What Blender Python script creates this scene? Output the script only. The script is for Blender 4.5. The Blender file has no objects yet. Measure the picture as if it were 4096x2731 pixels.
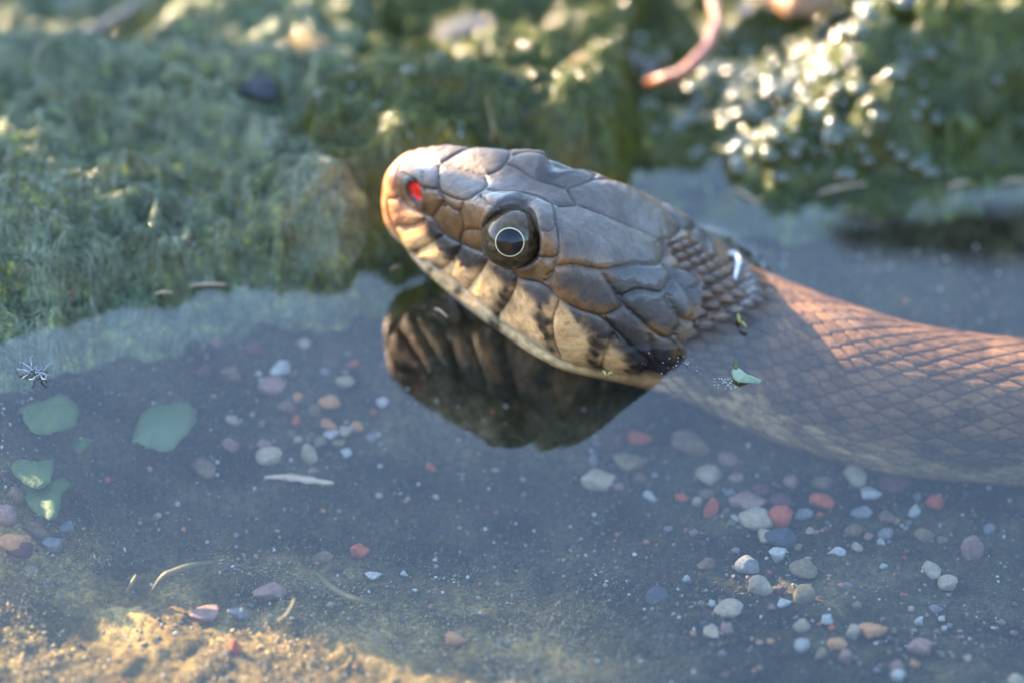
import bpy, bmesh, math, random
import numpy as np
from mathutils import Vector, Matrix, Euler
from mathutils.bvhtree import BVHTree
from mathutils.kdtree import KDTree

# ------------------------------------------------------------------ camera, sky, sun
sc = bpy.context.scene
C = sc.collection
TH = math.radians(33.0)          # camera looks down 33 degrees
DIST = 1200.0                    # mm from the lens to the middle of the frame on the water
SPX = 0.0415                     # mm per photograph pixel at that distance
R_ = np.array([1, 0, 0.]); UP_ = np.array([0, math.sin(TH), math.cos(TH)]); F_ = np.array([0, math.cos(TH), -math.sin(TH)])
CAM = np.array([0, -DIST * math.cos(TH), DIST * math.sin(TH)])

cam_d = bpy.data.cameras.new('camera'); cam = bpy.data.objects.new('camera', cam_d); C.objects.link(cam)
cam.location = Vector(CAM * .001)
cam.rotation_euler = (math.radians(90) - TH, 0, 0)
cam_d.sensor_width = 36.0
cam_d.lens = 36.0 * DIST / (4096 * SPX)
cam_d.clip_start = 0.01; cam_d.clip_end = 500
cam_d.dof.use_dof = True
cam_d.dof.focus_distance = 1.1895
cam_d.dof.aperture_fstop = 6.0
sc.camera = cam

SUN_AZ = math.radians(52)        # to the left of the view direction
SUN_EL = math.radians(24)
S_ = np.array([-math.sin(SUN_AZ) * math.cos(SUN_EL), math.cos(SUN_AZ) * math.cos(SUN_EL), math.sin(SUN_EL)])
wd = bpy.data.worlds.new('World'); sc.world = wd; wd.use_nodes = True
wn = wd.node_tree
sky = wn.nodes.new('ShaderNodeTexSky'); sky.sky_type = 'NISHITA'; sky.sun_disc = False
sky.sun_elevation = SUN_EL; sky.sun_rotation = -SUN_AZ
sky.air_density = 1.0; sky.dust_density = .7; sky.ozone_density = 2.0
bg = wn.nodes['Background']; bg.inputs['Strength'].default_value = 0.15
wn.links.new(sky.outputs[0], bg.inputs['Color'])
sl = bpy.data.lights.new('sun', 'SUN'); sl.energy = 5.0; sl.angle = math.radians(0.55); sl.color = (1, .76, .48)
so = bpy.data.objects.new('sun', sl); C.objects.link(so)
so.rotation_euler = Vector(-S_).to_track_quat('-Z', 'Y').to_euler(); so.location = Vector(S_ * 3)
sc.view_settings.view_transform = 'Standard'; sc.view_settings.look = 'None'
sc.view_settings.exposure = 2.9; sc.view_settings.gamma = 1.0
sc.cycles.use_denoising = True
sc.cycles.max_bounces = 10; sc.cycles.transparent_max_bounces = 16
sc.cycles.caustics_reflective = False; sc.cycles.caustics_refractive = False
sc.cycles.sample_clamp_indirect = 4.0

# ------------------------------------------------------------------ helpers
rng = np.random.default_rng(7); random.seed(7)

def proj(P):
    q = P - CAM; z = q @ F_
    return np.stack([2048 + (q @ R_) * DIST / z / SPX, 1365.5 - (q @ UP_) * DIST / z / SPX], -1)

def unproj(px, py, z):
    d = F_ * DIST + R_ * ((px - 2048) * SPX) + UP_ * ((1365.5 - py) * SPX)
    return CAM + d * ((z - CAM[2]) / d[2])

def smooth(x, a, b):
    t = np.clip((x - a) / (b - a), 0, 1); return t * t * (3 - 2 * t)

def _hash(i, j, k, seed):
    n = (i * 374761393 + j * 668265263 + k * 2147483647 + seed * 1274126177) & 0xffffffff
    n = ((n ^ (n >> 13)) * 1274126177) & 0xffffffff
    n = (n ^ (n >> 16)) & 0xffffffff
    return n / 4294967295.0

def noise(x, y, z=None, seed=0):
    x = np.asarray(x, float); y = np.asarray(y, float); z = np.zeros_like(x) if z is None else np.asarray(z, float)
    i = np.floor(x).astype(np.int64); j = np.floor(y).astype(np.int64); k = np.floor(z).astype(np.int64)
    u, v, w = x - i, y - j, z - k
    u, v, w = [t * t * t * (t * (t * 6 - 15) + 10) for t in (u, v, w)]
    h = lambda a, b, c: _hash(i + a, j + b, k + c, seed)
    def pl(c): return (h(0, 0, c) * (1 - u) + h(1, 0, c) * u) * (1 - v) + (h(0, 1, c) * (1 - u) + h(1, 1, c) * u) * v
    return (pl(0) * (1 - w) + pl(1) * w) * 2 - 1

def fbm(x, y, z=None, seed=0, o=3):
    r = 0; a = 1.0; f = 1.0
    for q in range(o):
        r = r + a * noise(x * f, y * f, None if z is None else z * f, seed + q); a *= .5; f *= 2.03
    return r

def tag(o, label=None, cat=None, group=None, kind=None):
    if label: o['label'] = label
    if cat: o['category'] = cat
    if group: o['group'] = group
    if kind: o['kind'] = kind
    return o

def mesh_np(name, V, faces, mat=None, smooth_=True, col=None, loc=None):
    """V in mm, faces an (n,k) int array"""
    me = bpy.data.meshes.new(name)
    V = np.asarray(V, float) * .001
    if loc is not None: V = V - np.asarray(loc) * .001
    faces = np.asarray(faces, np.int32); n, k = faces.shape
    me.vertices.add(len(V)); me.vertices.foreach_set('co', V.astype(np.float32).ravel())
    me.loops.add(n * k); me.loops.foreach_set('vertex_index', faces.ravel())
    me.polygons.add(n); me.polygons.foreach_set('loop_start', np.arange(0, n * k, k, dtype=np.int32))
    me.update(calc_edges=True); me.validate()
    if smooth_: me.polygons.foreach_set('use_smooth', np.ones(len(me.polygons), bool))
    if col is not None:
        at = me.color_attributes.new('Col', 'FLOAT_COLOR', 'POINT')
        c4 = np.ones((len(V), 4), np.float32); c4[:, :3] = col
        at.data.foreach_set('color', c4.ravel())
    if mat: me.materials.append(mat)
    return me

def obj(name, me, parent=None, loc=None):
    o = bpy.data.objects.new(name, me); C.objects.link(o)
    if loc is not None: o.location = Vector(np.asarray(loc) * .001)
    if parent is not None: o.parent = parent
    return o

def empty(name, loc, rot=(0, 0, 0)):
    o = bpy.data.objects.new(name, None); C.objects.link(o); o.location = Vector(np.asarray(loc) * .001); o.rotation_euler = rot
    o.empty_display_size = .005
    return o

def grid_faces(n, m, wrap=False):
    i = np.arange(n - 1)[:, None]; j = np.arange(m if wrap else m - 1)[None, :]
    a = i * m + j; b = i * m + (j + 1) % m
    return np.stack([a, b, b + m, a + m], -1).reshape(-1, 4)

def tube(path, rad, n=6, caps=True):
    """quads of a tube along path (mm); rad scalar or per point"""
    path = np.asarray(path, float); m = len(path); rad = np.broadcast_to(np.asarray(rad, float), (m,))
    t = np.gradient(path, axis=0); t /= np.linalg.norm(t, axis=1)[:, None] + 1e-9
    ref = np.array([0.13, .21, 1.0]); s = np.cross(t, ref); s /= np.linalg.norm(s, axis=1)[:, None] + 1e-9
    u = np.cross(s, t)
    a = np.arange(n) / n * 2 * np.pi
    V = path[:, None] + rad[:, None, None] * (np.cos(a)[None, :, None] * s[:, None] + np.sin(a)[None, :, None] * u[:, None])
    V = V.reshape(-1, 3); Fq = grid_faces(m, n, True)
    if caps:
        V = np.vstack([V, path[0] - t[0] * rad[0] * .5, path[-1] + t[-1] * rad[-1] * .5])
        j = np.arange(n); a0 = np.full(n, len(V) - 2); b0 = np.full(n, len(V) - 1)
        Fq = np.vstack([Fq, np.stack([a0, (j + 1) % n, j, j], -1)[:, [0, 1, 2, 3]], np.stack([b0, (m - 1) * n + j, (m - 1) * n + (j + 1) % n, (m - 1) * n + (j + 1) % n], -1)])
    return V, Fq

def spline(P, n):
    P = np.asarray(P, float); K = len(P)
    Q = np.vstack([2 * P[0] - P[1], P, 2 * P[-1] - P[-2]])
    u = np.linspace(0, K - 1, n); i = np.minimum(u.astype(int), K - 2); t = (u - i)[:, None]
    a, b, c, e = Q[i], Q[i + 1], Q[i + 2], Q[i + 3]
    return .5 * (2 * b + (c - a) * t + (2 * a - 5 * b + 4 * c - e) * t * t + (3 * b - 3 * c + e - a) * t ** 3)

def tris_of(V, Fq, name, mat, parent=None, col=None, loc=None):
    """quads that may be degenerate -> mesh"""
    me = bpy.data.meshes.new(name)
    V = np.asarray(V) * .001
    if loc is not None: V = V - np.asarray(loc) * .001
    fs = []
    for f in Fq:
        g = []
        for q in f:
            if int(q) not in g: g.append(int(q))
        if len(g) > 2: fs.append(g)
    me.from_pydata([tuple(v) for v in V], [], fs); me.validate()
    me.polygons.foreach_set('use_smooth', np.ones(len(me.polygons), bool))
    me.materials.append(mat)
    return obj(name, me, parent, loc)

# ------------------------------------------------------------------ materials
def mat_new(name):
    m = bpy.data.materials.new(name); m.use_nodes = True
    return m, m.node_tree.nodes, m.node_tree.links, m.node_tree.nodes['Principled BSDF']

def ramp(N, pts):
    r = N.new('ShaderNodeValToRGB'); e = r.color_ramp.elements
    while len(e) < len(pts): e.new(.5)
    for x, (p, c) in zip(e, pts): x.position = p; x.color = (*c, 1)
    return r

def tex_noise(N, L, scale, detail=4, rough=.6, coord='Object', vec=None):
    t = N.new('ShaderNodeTexNoise'); t.inputs['Scale'].default_value = scale; t.inputs['Detail'].default_value = detail; t.inputs['Roughness'].default_value = rough
    if vec is None:
        tc = N.new('ShaderNodeTexCoord'); vec = tc.outputs[coord]
    L.new(vec, t.inputs['Vector']); return t

def simple_mat(name, c1, c2, scale=300, rough=.5, bump=.3, bdist=.0003, coat=0., spec=.5, trans=0., sss=0.):
    m, N, L, P = mat_new(name)
    t = tex_noise(N, L, scale, 5, .65)
    r = ramp(N, [(.3, c1), (.7, c2)]); L.new(t.outputs['Fac'], r.inputs['Fac']); L.new(r.outputs['Color'], P.inputs['Base Color'])
    P.inputs['Roughness'].default_value = rough; P.inputs['Coat Weight'].default_value = coat; P.inputs['Coat Roughness'].default_value = .12
    P.inputs['Specular IOR Level'].default_value = spec
    if bump:
        t2 = tex_noise(N, L, scale * 2.3, 5, .7)
        b = N.new('ShaderNodeBump'); b.inputs['Strength'].default_value = bump; b.inputs['Distance'].default_value = bdist
        L.new(t2.outputs['Fac'], b.inputs['Height']); L.new(b.outputs['Normal'], P.inputs['Normal'])
    if trans:
        out = N['Material Output']; mx = N.new('ShaderNodeMixShader'); tr = N.new('ShaderNodeBsdfTranslucent')
        L.new(r.outputs['Color'], tr.inputs['Color']); mx.inputs[0].default_value = trans
        L.new(P.outputs[0], mx.inputs[1]); L.new(tr.outputs[0], mx.inputs[2]); L.new(mx.outputs[0], out.inputs['Surface'])
    if sss:
        P.inputs['Subsurface Weight'].default_value = sss; P.inputs['Subsurface Radius'].default_value = (1, .4, .2); P.inputs['Subsurface Scale'].default_value = .001
    return m

# water: clear sheet, Fresnel mirror of the sky over what lies below
def make_water():
    m, N, L, P = mat_new('still_water')
    N.remove(P)
    out = N['Material Output']; mx = N.new('ShaderNodeMixShader'); fr = N.new('ShaderNodeFresnel'); fr.inputs['IOR'].default_value = 1.333
    tr = N.new('ShaderNodeBsdfTransparent'); tr.inputs['Color'].default_value = (.90, .93, .93, 1)
    gl = N.new('ShaderNodeBsdfGlossy'); gl.inputs['Roughness'].default_value = 0.0; gl.inputs['Color'].default_value = (1, 1, 1, 1)
    gm = N.new('ShaderNodeNewGeometry'); mr = N.new('ShaderNodeMapRange'); L.new(gm.outputs['Backfacing'], mr.inputs[0])
    mr.inputs[3].default_value = 1.333; mr.inputs[4].default_value = 1 / 1.333; L.new(mr.outputs[0], fr.inputs['IOR'])   # same mirror from either side of the sheet
    L.new(fr.outputs[0], mx.inputs[0]); L.new(tr.outputs[0], mx.inputs[1]); L.new(gl.outputs[0], mx.inputs[2]); L.new(mx.outputs[0], out.inputs['Surface'])
    return m
M = {}
M['water'] = make_water()

def make_bed():
    m, N, L, P = mat_new('silt')
    a = tex_noise(N, L, 45, 6, .7); b = tex_noise(N, L, 900, 5, .75)
    r1 = ramp(N, [(.30, (.032, .031, .017)), (.55, (.078, .066, .034)), (.75, (.155, .115, .052))]); L.new(a.outputs['Fac'], r1.inputs['Fac'])
    r2 = ramp(N, [(.32, (.25, .25, .25)), (.55, (.9, .9, .9)), (.75, (1.9, 1.8, 1.6))]); L.new(b.outputs['Fac'], r2.inputs['Fac'])
    mx = N.new('ShaderNodeMix'); mx.data_type = 'RGBA'; mx.blend_type = 'MULTIPLY'; mx.inputs[0].default_value = 1
    L.new(r1.outputs[0], mx.inputs[6]); L.new(r2.outputs[0], mx.inputs[7])
    ab = N.new('ShaderNodeAttribute'); ab.attribute_name = 'Col'; m2 = N.new('ShaderNodeMix'); m2.data_type = 'RGBA'; m2.blend_type = 'MULTIPLY'; m2.inputs[0].default_value = 1
    L.new(mx.outputs[2], m2.inputs[6]); L.new(ab.outputs['Color'], m2.inputs[7]); L.new(m2.outputs[2], P.inputs['Base Color'])
    P.inputs['Roughness'].default_value = .9; P.inputs['Specular IOR Level'].default_value = .1
    c = tex_noise(N, L, 1400, 4, .7)
    bp = N.new('ShaderNodeBump'); bp.inputs['Strength'].default_value = .8; bp.inputs['Distance'].default_value = .0006
    L.new(c.outputs['Fac'], bp.inputs['Height']); L.new(bp.outputs[0], P.inputs['Normal'])
    return m
M['bed'] = make_bed()

def make_skin():
    m, N, L, P = mat_new('snake_skin')
    at = N.new('ShaderNodeAttribute'); at.attribute_name = 'Col'
    t1 = tex_noise(N, L, 1100, 5, .72); t2 = tex_noise(N, L, 260, 4, .6)
    r1 = ramp(N, [(.30, (.45, .42, .40)), (.52, (1, 1, 1)), (.75, (1.25, 1.25, 1.25))]); L.new(t1.outputs['Fac'], r1.inputs['Fac'])
    r2 = ramp(N, [(.33, (.42, .38, .36)), (.50, (.95, .95, .95)), (.68, (1.35, 1.32, 1.28))]); L.new(t2.outputs['Fac'], r2.inputs['Fac'])
    a = N.new('ShaderNodeMix'); a.data_type = 'RGBA'; a.blend_type = 'MULTIPLY'; a.inputs[0].default_value = .6
    b = N.new('ShaderNodeMix'); b.data_type = 'RGBA'; b.blend_type = 'MULTIPLY'; b.inputs[0].default_value = .65
    L.new(at.outputs['Color'], a.inputs[6]); L.new(r1.outputs[0], a.inputs[7]); L.new(a.outputs[2], b.inputs[6]); L.new(r2.outputs[0], b.inputs[7])
    L.new(b.outputs[2], P.inputs['Base Color'])
    rr = N.new('ShaderNodeMapRange'); L.new(t2.outputs['Fac'], rr.inputs[0]); rr.inputs[3].default_value = .30; rr.inputs[4].default_value = .58
    L.new(rr.outputs[0], P.inputs['Roughness'])
    P.inputs['Coat Roughness'].default_value = .19; P.inputs['Coat IOR'].default_value = 1.38
    t4 = tex_noise(N, L, 150, 3, .6); r4 = N.new('ShaderNodeMapRange'); L.new(t4.outputs['Fac'], r4.inputs[0]); r4.inputs[1].default_value = .35; r4.inputs[2].default_value = .62; r4.inputs[3].default_value = .1; r4.inputs[4].default_value = .85
    # gloss only where the skin is in air: under water the index step all but vanishes
    gp = N.new('ShaderNodeNewGeometry'); sx = N.new('ShaderNodeSeparateXYZ'); L.new(gp.outputs['Position'], sx.inputs[0])
    ar = N.new('ShaderNodeMapRange'); L.new(sx.outputs['Z'], ar.inputs[0]); ar.inputs[1].default_value = -.001; ar.inputs[2].default_value = .0005
    cw = N.new('ShaderNodeMath'); cw.operation = 'MULTIPLY'; L.new(r4.outputs[0], cw.inputs[0]); L.new(ar.outputs[0], cw.inputs[1]); L.new(cw.outputs[0], P.inputs['Coat Weight'])
    sp = N.new('ShaderNodeMapRange'); L.new(ar.outputs[0], sp.inputs[0]); sp.inputs[3].default_value = .03; sp.inputs[4].default_value = .5; L.new(sp.outputs[0], P.inputs['Specular IOR Level'])
    P.inputs['Subsurface Weight'].default_value = .18; P.inputs['Subsurface Radius'].default_value = (1.0, .35, .15); P.inputs['Subsurface Scale'].default_value = .0011
    t3 = tex_noise(N, L, 2600, 4, .7)
    mxh = N.new('ShaderNodeMath'); mxh.operation = 'MULTIPLY_ADD'; L.new(t2.outputs['Fac'], mxh.inputs[0]); mxh.inputs[1].default_value = 1.5; L.new(t3.outputs['Fac'], mxh.inputs[2])
    bp = N.new('ShaderNodeBump'); bp.inputs['Strength'].default_value = .5; bp.inputs['Distance'].default_value = .00028
    L.new(mxh.outputs[0], bp.inputs['Height']); L.new(bp.outputs[0], P.inputs['Normal'])
    return m
M['skin'] = make_skin()

def make_algae(name, hue):
    m, N, L, P = mat_new(name)
    a = tex_noise(N, L, 42, 4, .6); b = tex_noise(N, L, 330, 6, .8)
    if hue == 0:
        r1 = ramp(N, [(.30, (.040, .068, .016)), (.43, (.13, .17, .058)), (.53, (.23, .25, .058)), (.60, (.34, .29, .018)), (.72, (.28, .15, .016))])
    else:
        r1 = ramp(N, [(.28, (.030, .048, .010)), (.46, (.090, .120, .014)), (.60, (.20, .215, .012)), (.72, (.30, .265, .014)), (.86, (.13, .09, .015))])
    L.new(a.outputs['Fac'], r1.inputs['Fac'])
    r2 = ramp(N, [(.36, (.12, .15, .12)), (.50, (.75, .8, .75)), (.62, (2.4, 2.45, 2.4))]); L.new(b.outputs['Fac'], r2.inputs['Fac'])
    mx = N.new('ShaderNodeMix'); mx.data_type = 'RGBA'; mx.blend_type = 'MULTIPLY'; mx.inputs[0].default_value = 1
    L.new(r1.outputs[0], mx.inputs[6]); L.new(r2.outputs[0], mx.inputs[7]); L.new(mx.outputs[2], P.inputs['Base Color'])
    P.inputs['Roughness'].default_value = .3; P.inputs['Coat Weight'].default_value = .9; P.inputs['Coat Roughness'].default_value = .07 if hue else .12; P.inputs['Coat IOR'].default_value = 1.6 if hue else 1.45
    c = tex_noise(N, L, 700, 5, .7)
    bp = N.new('ShaderNodeBump'); bp.inputs['Strength'].default_value = .7; bp.inputs['Distance'].default_value = .0009
    L.new(c.outputs['Fac'], bp.inputs['Height']); L.new(bp.outputs[0], P.inputs['Normal'])
    bq = N.new('ShaderNodeBump'); bq.inputs['Strength'].default_value = .25 if hue else .55; bq.inputs['Distance'].default_value = .0009; L.new(c.outputs['Fac'], bq.inputs['Height']); L.new(bq.outputs[0], P.inputs['Coat Normal'])
    out = N['Material Output']; ms = N.new('ShaderNodeMixShader'); tr = N.new('ShaderNodeBsdfTranslucent')
    L.new(mx.outputs[2], tr.inputs['Color']); ms.inputs[0].default_value = .4 if hue else .25
    L.new(P.outputs[0], ms.inputs[1]); L.new(tr.outputs[0], ms.inputs[2]); L.new(ms.outputs[0], out.inputs['Surface'])
    return m
M['algae'] = make_algae('wet_algae', 0); M['algae2'] = make_algae('wet_algae_yellow', 1)

# ------------------------------------------------------------------ the bed, one sheet from under the snake to the horizon
def axis_list(lo, hi, step, far, n):
    core = np.arange(lo, hi + step * .5, step)
    def out(n, st, far):
        g = (far / st) ** (1.0 / n) if n else 1
        # geometric growth
        r = 1.0
        a, b = 1.0001, 3.0
        for _ in range(60):
            r = (a + b) / 2
            s = st * (r ** n - 1) / (r - 1)
            if s > far: b = r
            else: a = r
        return np.cumsum(st * r ** np.arange(1, n + 1))
    return np.concatenate([lo - out(n, step, far)[::-1], core, hi + out(n, step, far)])

def shore(x):           # y (mm) of the algae front at water level
    return .918 * np.interp(x, [-140, -86, -66, -45, -20, 0, 20, 30, 45, 60, 90, 140], [-6, -1, 17, 24, 30, 40, 46, 52, 47, 48, 51, 58])

def bed_z(x, y, detail=True):
    x = np.asarray(x, float); y = np.asarray(y, float)
    z = -28 + 4.0 * smooth(-y, 10, 130) + 1.6 * noise(x / 42, y / 42, seed=3)
    yf = shore(x)
    z = z + 26 * smooth(y, yf - 58, yf + 18)
    r = np.hypot(x, y)
    z = z + 260 * smooth(y, 200, 2500) + 500 * smooth(y, 2500, 9000) * (1 + .4 * noise(x / 3000, y / 3000, seed=5))
    z = z + 1700 * smooth(-y, 1500, 6000) + 3000 * smooth(-y, 6000, 30000)
    z = z + 500 * smooth(np.abs(x), 700, 3500)
    if detail:
        f = smooth(-r, -400, -250)
        z = z + f * (.9 * fbm(x / 6, y / 6, seed=11, o=3) + .55 * np.abs(noise(x / 1.9, y / 1.9, seed=15)) + .35 * noise(x / .9, y / .9, seed=17))
        z = z + (1 - f) * np.minimum(r * .012, 60) * noise(x / (30 + .1 * r), y / (30 + .1 * r), seed=19)
    return z

X = axis_list(-105, 105, .75, 150000, 46); Y = axis_list(-125, 130, .75, 150000, 46)
gx, gy = np.meshgrid(X, Y)
def ochre(x, y):        # ochre growth in the shallows, colour raised to brighten the sunlit patch
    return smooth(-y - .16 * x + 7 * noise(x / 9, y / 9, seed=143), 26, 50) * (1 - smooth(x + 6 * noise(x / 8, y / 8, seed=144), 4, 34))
V = np.stack([gx, gy, bed_z(gx, gy)], -1).reshape(-1, 3)
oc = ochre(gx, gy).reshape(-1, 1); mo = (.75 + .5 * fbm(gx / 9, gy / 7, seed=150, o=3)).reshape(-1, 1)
bc = (1 - oc) * np.array([1.0, .98, .95]) * np.clip(mo, .25, 1.8) + oc * np.array([4.0, 3.1, 1.9]) * np.clip(mo, .5, 1.5)  # bed colour lifted in the ochre zone to add brightness to the sunlit patch
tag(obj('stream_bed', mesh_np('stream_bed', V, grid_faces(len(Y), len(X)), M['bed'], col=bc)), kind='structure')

def on_bed(px, py):
    z = -27.0
    for _ in range(30):
        P = unproj(px, py, z); z = .45 * z + .55 * float(bed_z(P[0], P[1], False))
    P = unproj(px, py, z); return P

# ------------------------------------------------------------------ the snake
p, ps, ro = math.radians(11), math.radians(27), math.radians(12)
Hd = np.array([-math.cos(p) * math.cos(ps), math.cos(p) * math.sin(ps), math.sin(p)])
HU = np.array([math.sin(p) * math.cos(ps), -math.sin(p) * math.sin(ps), math.cos(p)])
HW = np.array([-math.sin(ps), -math.cos(ps), 0])
HU, HW = math.cos(ro) * HU + math.sin(ro) * HW, math.cos(ro) * HW - math.sin(ro) * HU
_k = math.radians(30.0) - TH
_rx = np.array([[1, 0, 0], [0, math.cos(_k), -math.sin(_k)], [0, math.sin(_k), math.cos(_k)]])
Hd, HU, HW = _rx @ Hd, _rx @ HU, _rx @ HW
HO = unproj(1600, 650, 20.9)
AT = np.array([-2.3, 3, 7, 15, 23, 31, 39, 47, 54, 62.])
PROF = dict(
 zt=[0.9, 2.1, 3.7, 5.5, 6.9, 8.0, 8.7, 9.1, 8.4, 6.2],
 wb=[2.8, 4.6, 5.3, 7.0, 8.9, 9.0, 9.5, 9.6, 9, 8.5],
 vb=[-.2, 1.3, 3.2, 5.4, 7.2, 7.3, 7.4, 7.2, 6.6, 4.4],
 wc=[4.2, 5.2, 6.3, 8.2, 10.2, 12, 13.8, 14.6, 13.8, 12.8],
 vc=[-5, -5, -5, -5, -4, -4, -3.5, -3, -3, -4],
 wl=[4.0, 5.0, 6.3, 8.2, 10.2, 12, 13.6, 14.2, 13, 11.5],
 vl=[-10, -11.2, -12.5, -13.2, -13.6, -13.7, -13.2, -10.8, -9.5, -10],
 wj=[2.4, 3.6, 4.8, 6.6, 8.4, 10.2, 11.4, 11.4, 10, 9],
 vj=[-13, -14.4, -16, -17.6, -18.2, -18.2, -17.6, -15.8, -14.4, -14],
 zb=[-14, -15.6, -17.6, -19.2, -19.8, -19.8, -19.4, -18, -16.8, -16])

def pchip(x, y, xi):
    y = np.array(y, float); h = np.diff(x); dl = np.diff(y) / h; m = np.zeros(len(x))
    for i in range(1, len(x) - 1):
        if dl[i - 1] * dl[i] > 0:
            w1 = 2 * h[i] + h[i - 1]; w2 = h[i] + 2 * h[i - 1]; m[i] = (w1 + w2) / (w1 / dl[i - 1] + w2 / dl[i])
    m[0] = dl[0]; m[-1] = dl[-1]
    k = np.clip(np.searchsorted(x, xi) - 1, 0, len(h) - 1); t = (xi - x[k]) / h[k]
    return ((2 * t ** 3 - 3 * t ** 2 + 1) * y[k] + (t ** 3 - 2 * t ** 2 + t) * h[k] * m[k] + (-2 * t ** 3 + 3 * t ** 2) * y[k + 1] + (t ** 3 - t ** 2) * h[k] * m[k + 1])

def closed_cat(P, n):
    K = len(P); u = np.arange(n) / n * K; i = u.astype(int); t = (u - i)[:, None]
    a, b, c, e = P[(i - 1) % K], P[i % K], P[(i + 1) % K], P[(i + 2) % K]
    return .5 * (2 * b + (c - a) * t + (2 * a - 5 * b + 4 * c - e) * t * t + (3 * b - 3 * c + e - a) * t ** 3)

def head_section(a, n):
    g = {k: pchip(AT, v, np.array([a]))[0] for k, v in PROF.items()}
    h = [(0, g['zt']), (g['wb'], g['vb']), (g['wc'], g['vc']), (g['wl'], g['vl']), (g['wj'], g['vj'])]
    P = np.array(h + [(0, g['zb'])] + [(-w, v) for w, v in h[:0:-1]])
    c = closed_cat(P, n); Lc = 4.6
    if a < -2.3 + Lc:
        s = (a + 2.3) / Lc; k = max((1 - (1 - s) ** 2.5) ** .5, .01)
        ctr = np.array([0, -5.5]); c = ctr + (c - ctr) * k
    return c

NR = 600
A_NECK = 52.0
# rings of the head, then of the neck and body along a path
a1 = -2.3 + 4.6 * (1 - np.cos(np.linspace(0.03, 1, 60) * math.pi / 2))
a2 = np.arange(a1[-1] + .17, A_NECK, .17)
al = np.concatenate([a1, a2])
def build_rings(al, n):
    secs = np.array([head_section(a, n) for a in al])
    return secs, HO - al[:, None, None] * Hd + secs[..., :1] * HW + secs[..., 1:] * HU
secs, RH = build_rings(al, NR)
secN = head_section(A_NECK, NR); cN = np.array([0, (secN[:, 1].max() + secN[:, 1].min()) / 2])
P_neck = HO - A_NECK * Hd + cN[1] * HU
path_ctrl = [HO - 38 * Hd + cN[1] * HU, HO - 44 * Hd + cN[1] * HU, P_neck,
             unproj(2890, 1335, -3.0), unproj(3090, 1430, -8.5), unproj(3330, 1520, -12.5), unproj(3650, 1600, -14.6), unproj(4100, 1650, -15.4),
             unproj(4700, 1700, -16), unproj(5700, 1650, -16.5), unproj(6900, 1350, -18), unproj(8200, 1250, -19), unproj(9800, 1700, -21)]
pth = spline(path_ctrl, 4000)
i0 = np.argmin(np.linalg.norm(pth - P_neck, axis=1)); pth = pth[i0:]
sl_ = np.concatenate([[0], np.cumsum(np.linalg.norm(np.diff(pth, axis=0), axis=1))])
L_tot = sl_[-1]
sb = np.concatenate([np.arange(.2, 78, .24), np.arange(78, 110, .6), np.arange(110, L_tot, 2.0)])
cx = np.stack([np.interp(sb, sl_, pth[:, k]) for k in range(3)], -1)
tg = np.stack([np.interp(sb + .5, sl_, pth[:, k]) - np.interp(sb - .5, sl_, pth[:, k]) for k in range(3)], -1)
tg[0] = -Hd; tg /= np.linalg.norm(tg, axis=1)[:, None]
bl = smooth(sb, 0, 26)[:, None]
bl0 = smooth(sb, 0, 9)[:, None]
tgb = (1 - bl0) * (-Hd) + bl0 * tg; tgb /= np.linalg.norm(tgb, axis=1)[:, None]
ur = (1 - bl) * HU + bl * np.array([0.0, -.05, 1.0])
Wb = np.cross(ur, -tgb); Wb = -Wb if (Wb[0] @ HW) < 0 else Wb
Wb /= np.linalg.norm(Wb, axis=1)[:, None]
Ub = np.cross(tgb, Wb); Ub = -Ub if (Ub[0] @ HU) < 0 else Ub
ang = np.arange(NR) / NR * 2 * np.pi
ell = np.stack([np.sin(ang), np.cos(ang)], -1)
taper = np.interp(sb, [0, 30, 60, 160, 260, L_tot], [1, 1.04, 1.0, .95, .7, .12])
hw = np.interp(sb, [0, 20, 40, 78], [12.8, 13.1, 13.2, 12.7]) * taper; hh = np.interp(sb, [0, 20, 40, 78], [12, 12.2, 12.4, 12.0]) * taper
e2 = ell[None] * np.stack([hw, hh], -1)[:, None]
secB = (1 - bl[:, None]) * (secN - cN)[None] + bl[:, None] * e2
RB = cx[:, None] + secB[..., :1] * Wb[:, None] + secB[..., 1:] * Ub[:, None]
arc = np.concatenate([al, A_NECK + sb])          # distance along the animal
RING = np.concatenate([RH, RB]); nring = len(RING); nh = len(al)
u_ = np.broadcast_to(np.arange(NR) / NR, (nring, NR))
arc2 = np.broadcast_to(arc[:, None], (nring, NR))

# behind the eyes the far side lies lower and farther back than the near lip
RING0 = RING.copy()
wloc = np.concatenate([secs[..., 0], secB[..., 0]])
kq = np.concatenate([13.0 * smooth(al, 20, 47), 13.0 * (1 - smooth(sb, 0, 40))])
kn = np.concatenate([15.0 * smooth(al, 34, 60), 15.0 * smooth(A_NECK + sb, 34, 60) * (1 - smooth(sb, 6, 40))])
RING = RING + (kq[:, None] * np.clip((13.5 - wloc) / 27.0, 0, 1.1) + kn[:, None])[..., None] * F_

# ease the bend of the nape
def ease(Gr, w, n, k):
    H = Gr.copy()
    for _ in range(n):
        cs = np.cumsum(np.concatenate([np.repeat(H[:1], k + 1, 0), H, np.repeat(H[-1:], k, 0)]), axis=0)
        H = (cs[2 * k + 1:] - cs[:-2 * k - 1]) / (2 * k + 1)
    return Gr * (1 - w) + H * w
wz = (smooth(arc, 38, 50) * (1 - smooth(arc, 84, 100)))[:, None, None]
RING = ease(RING, wz, 3, 22)

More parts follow.
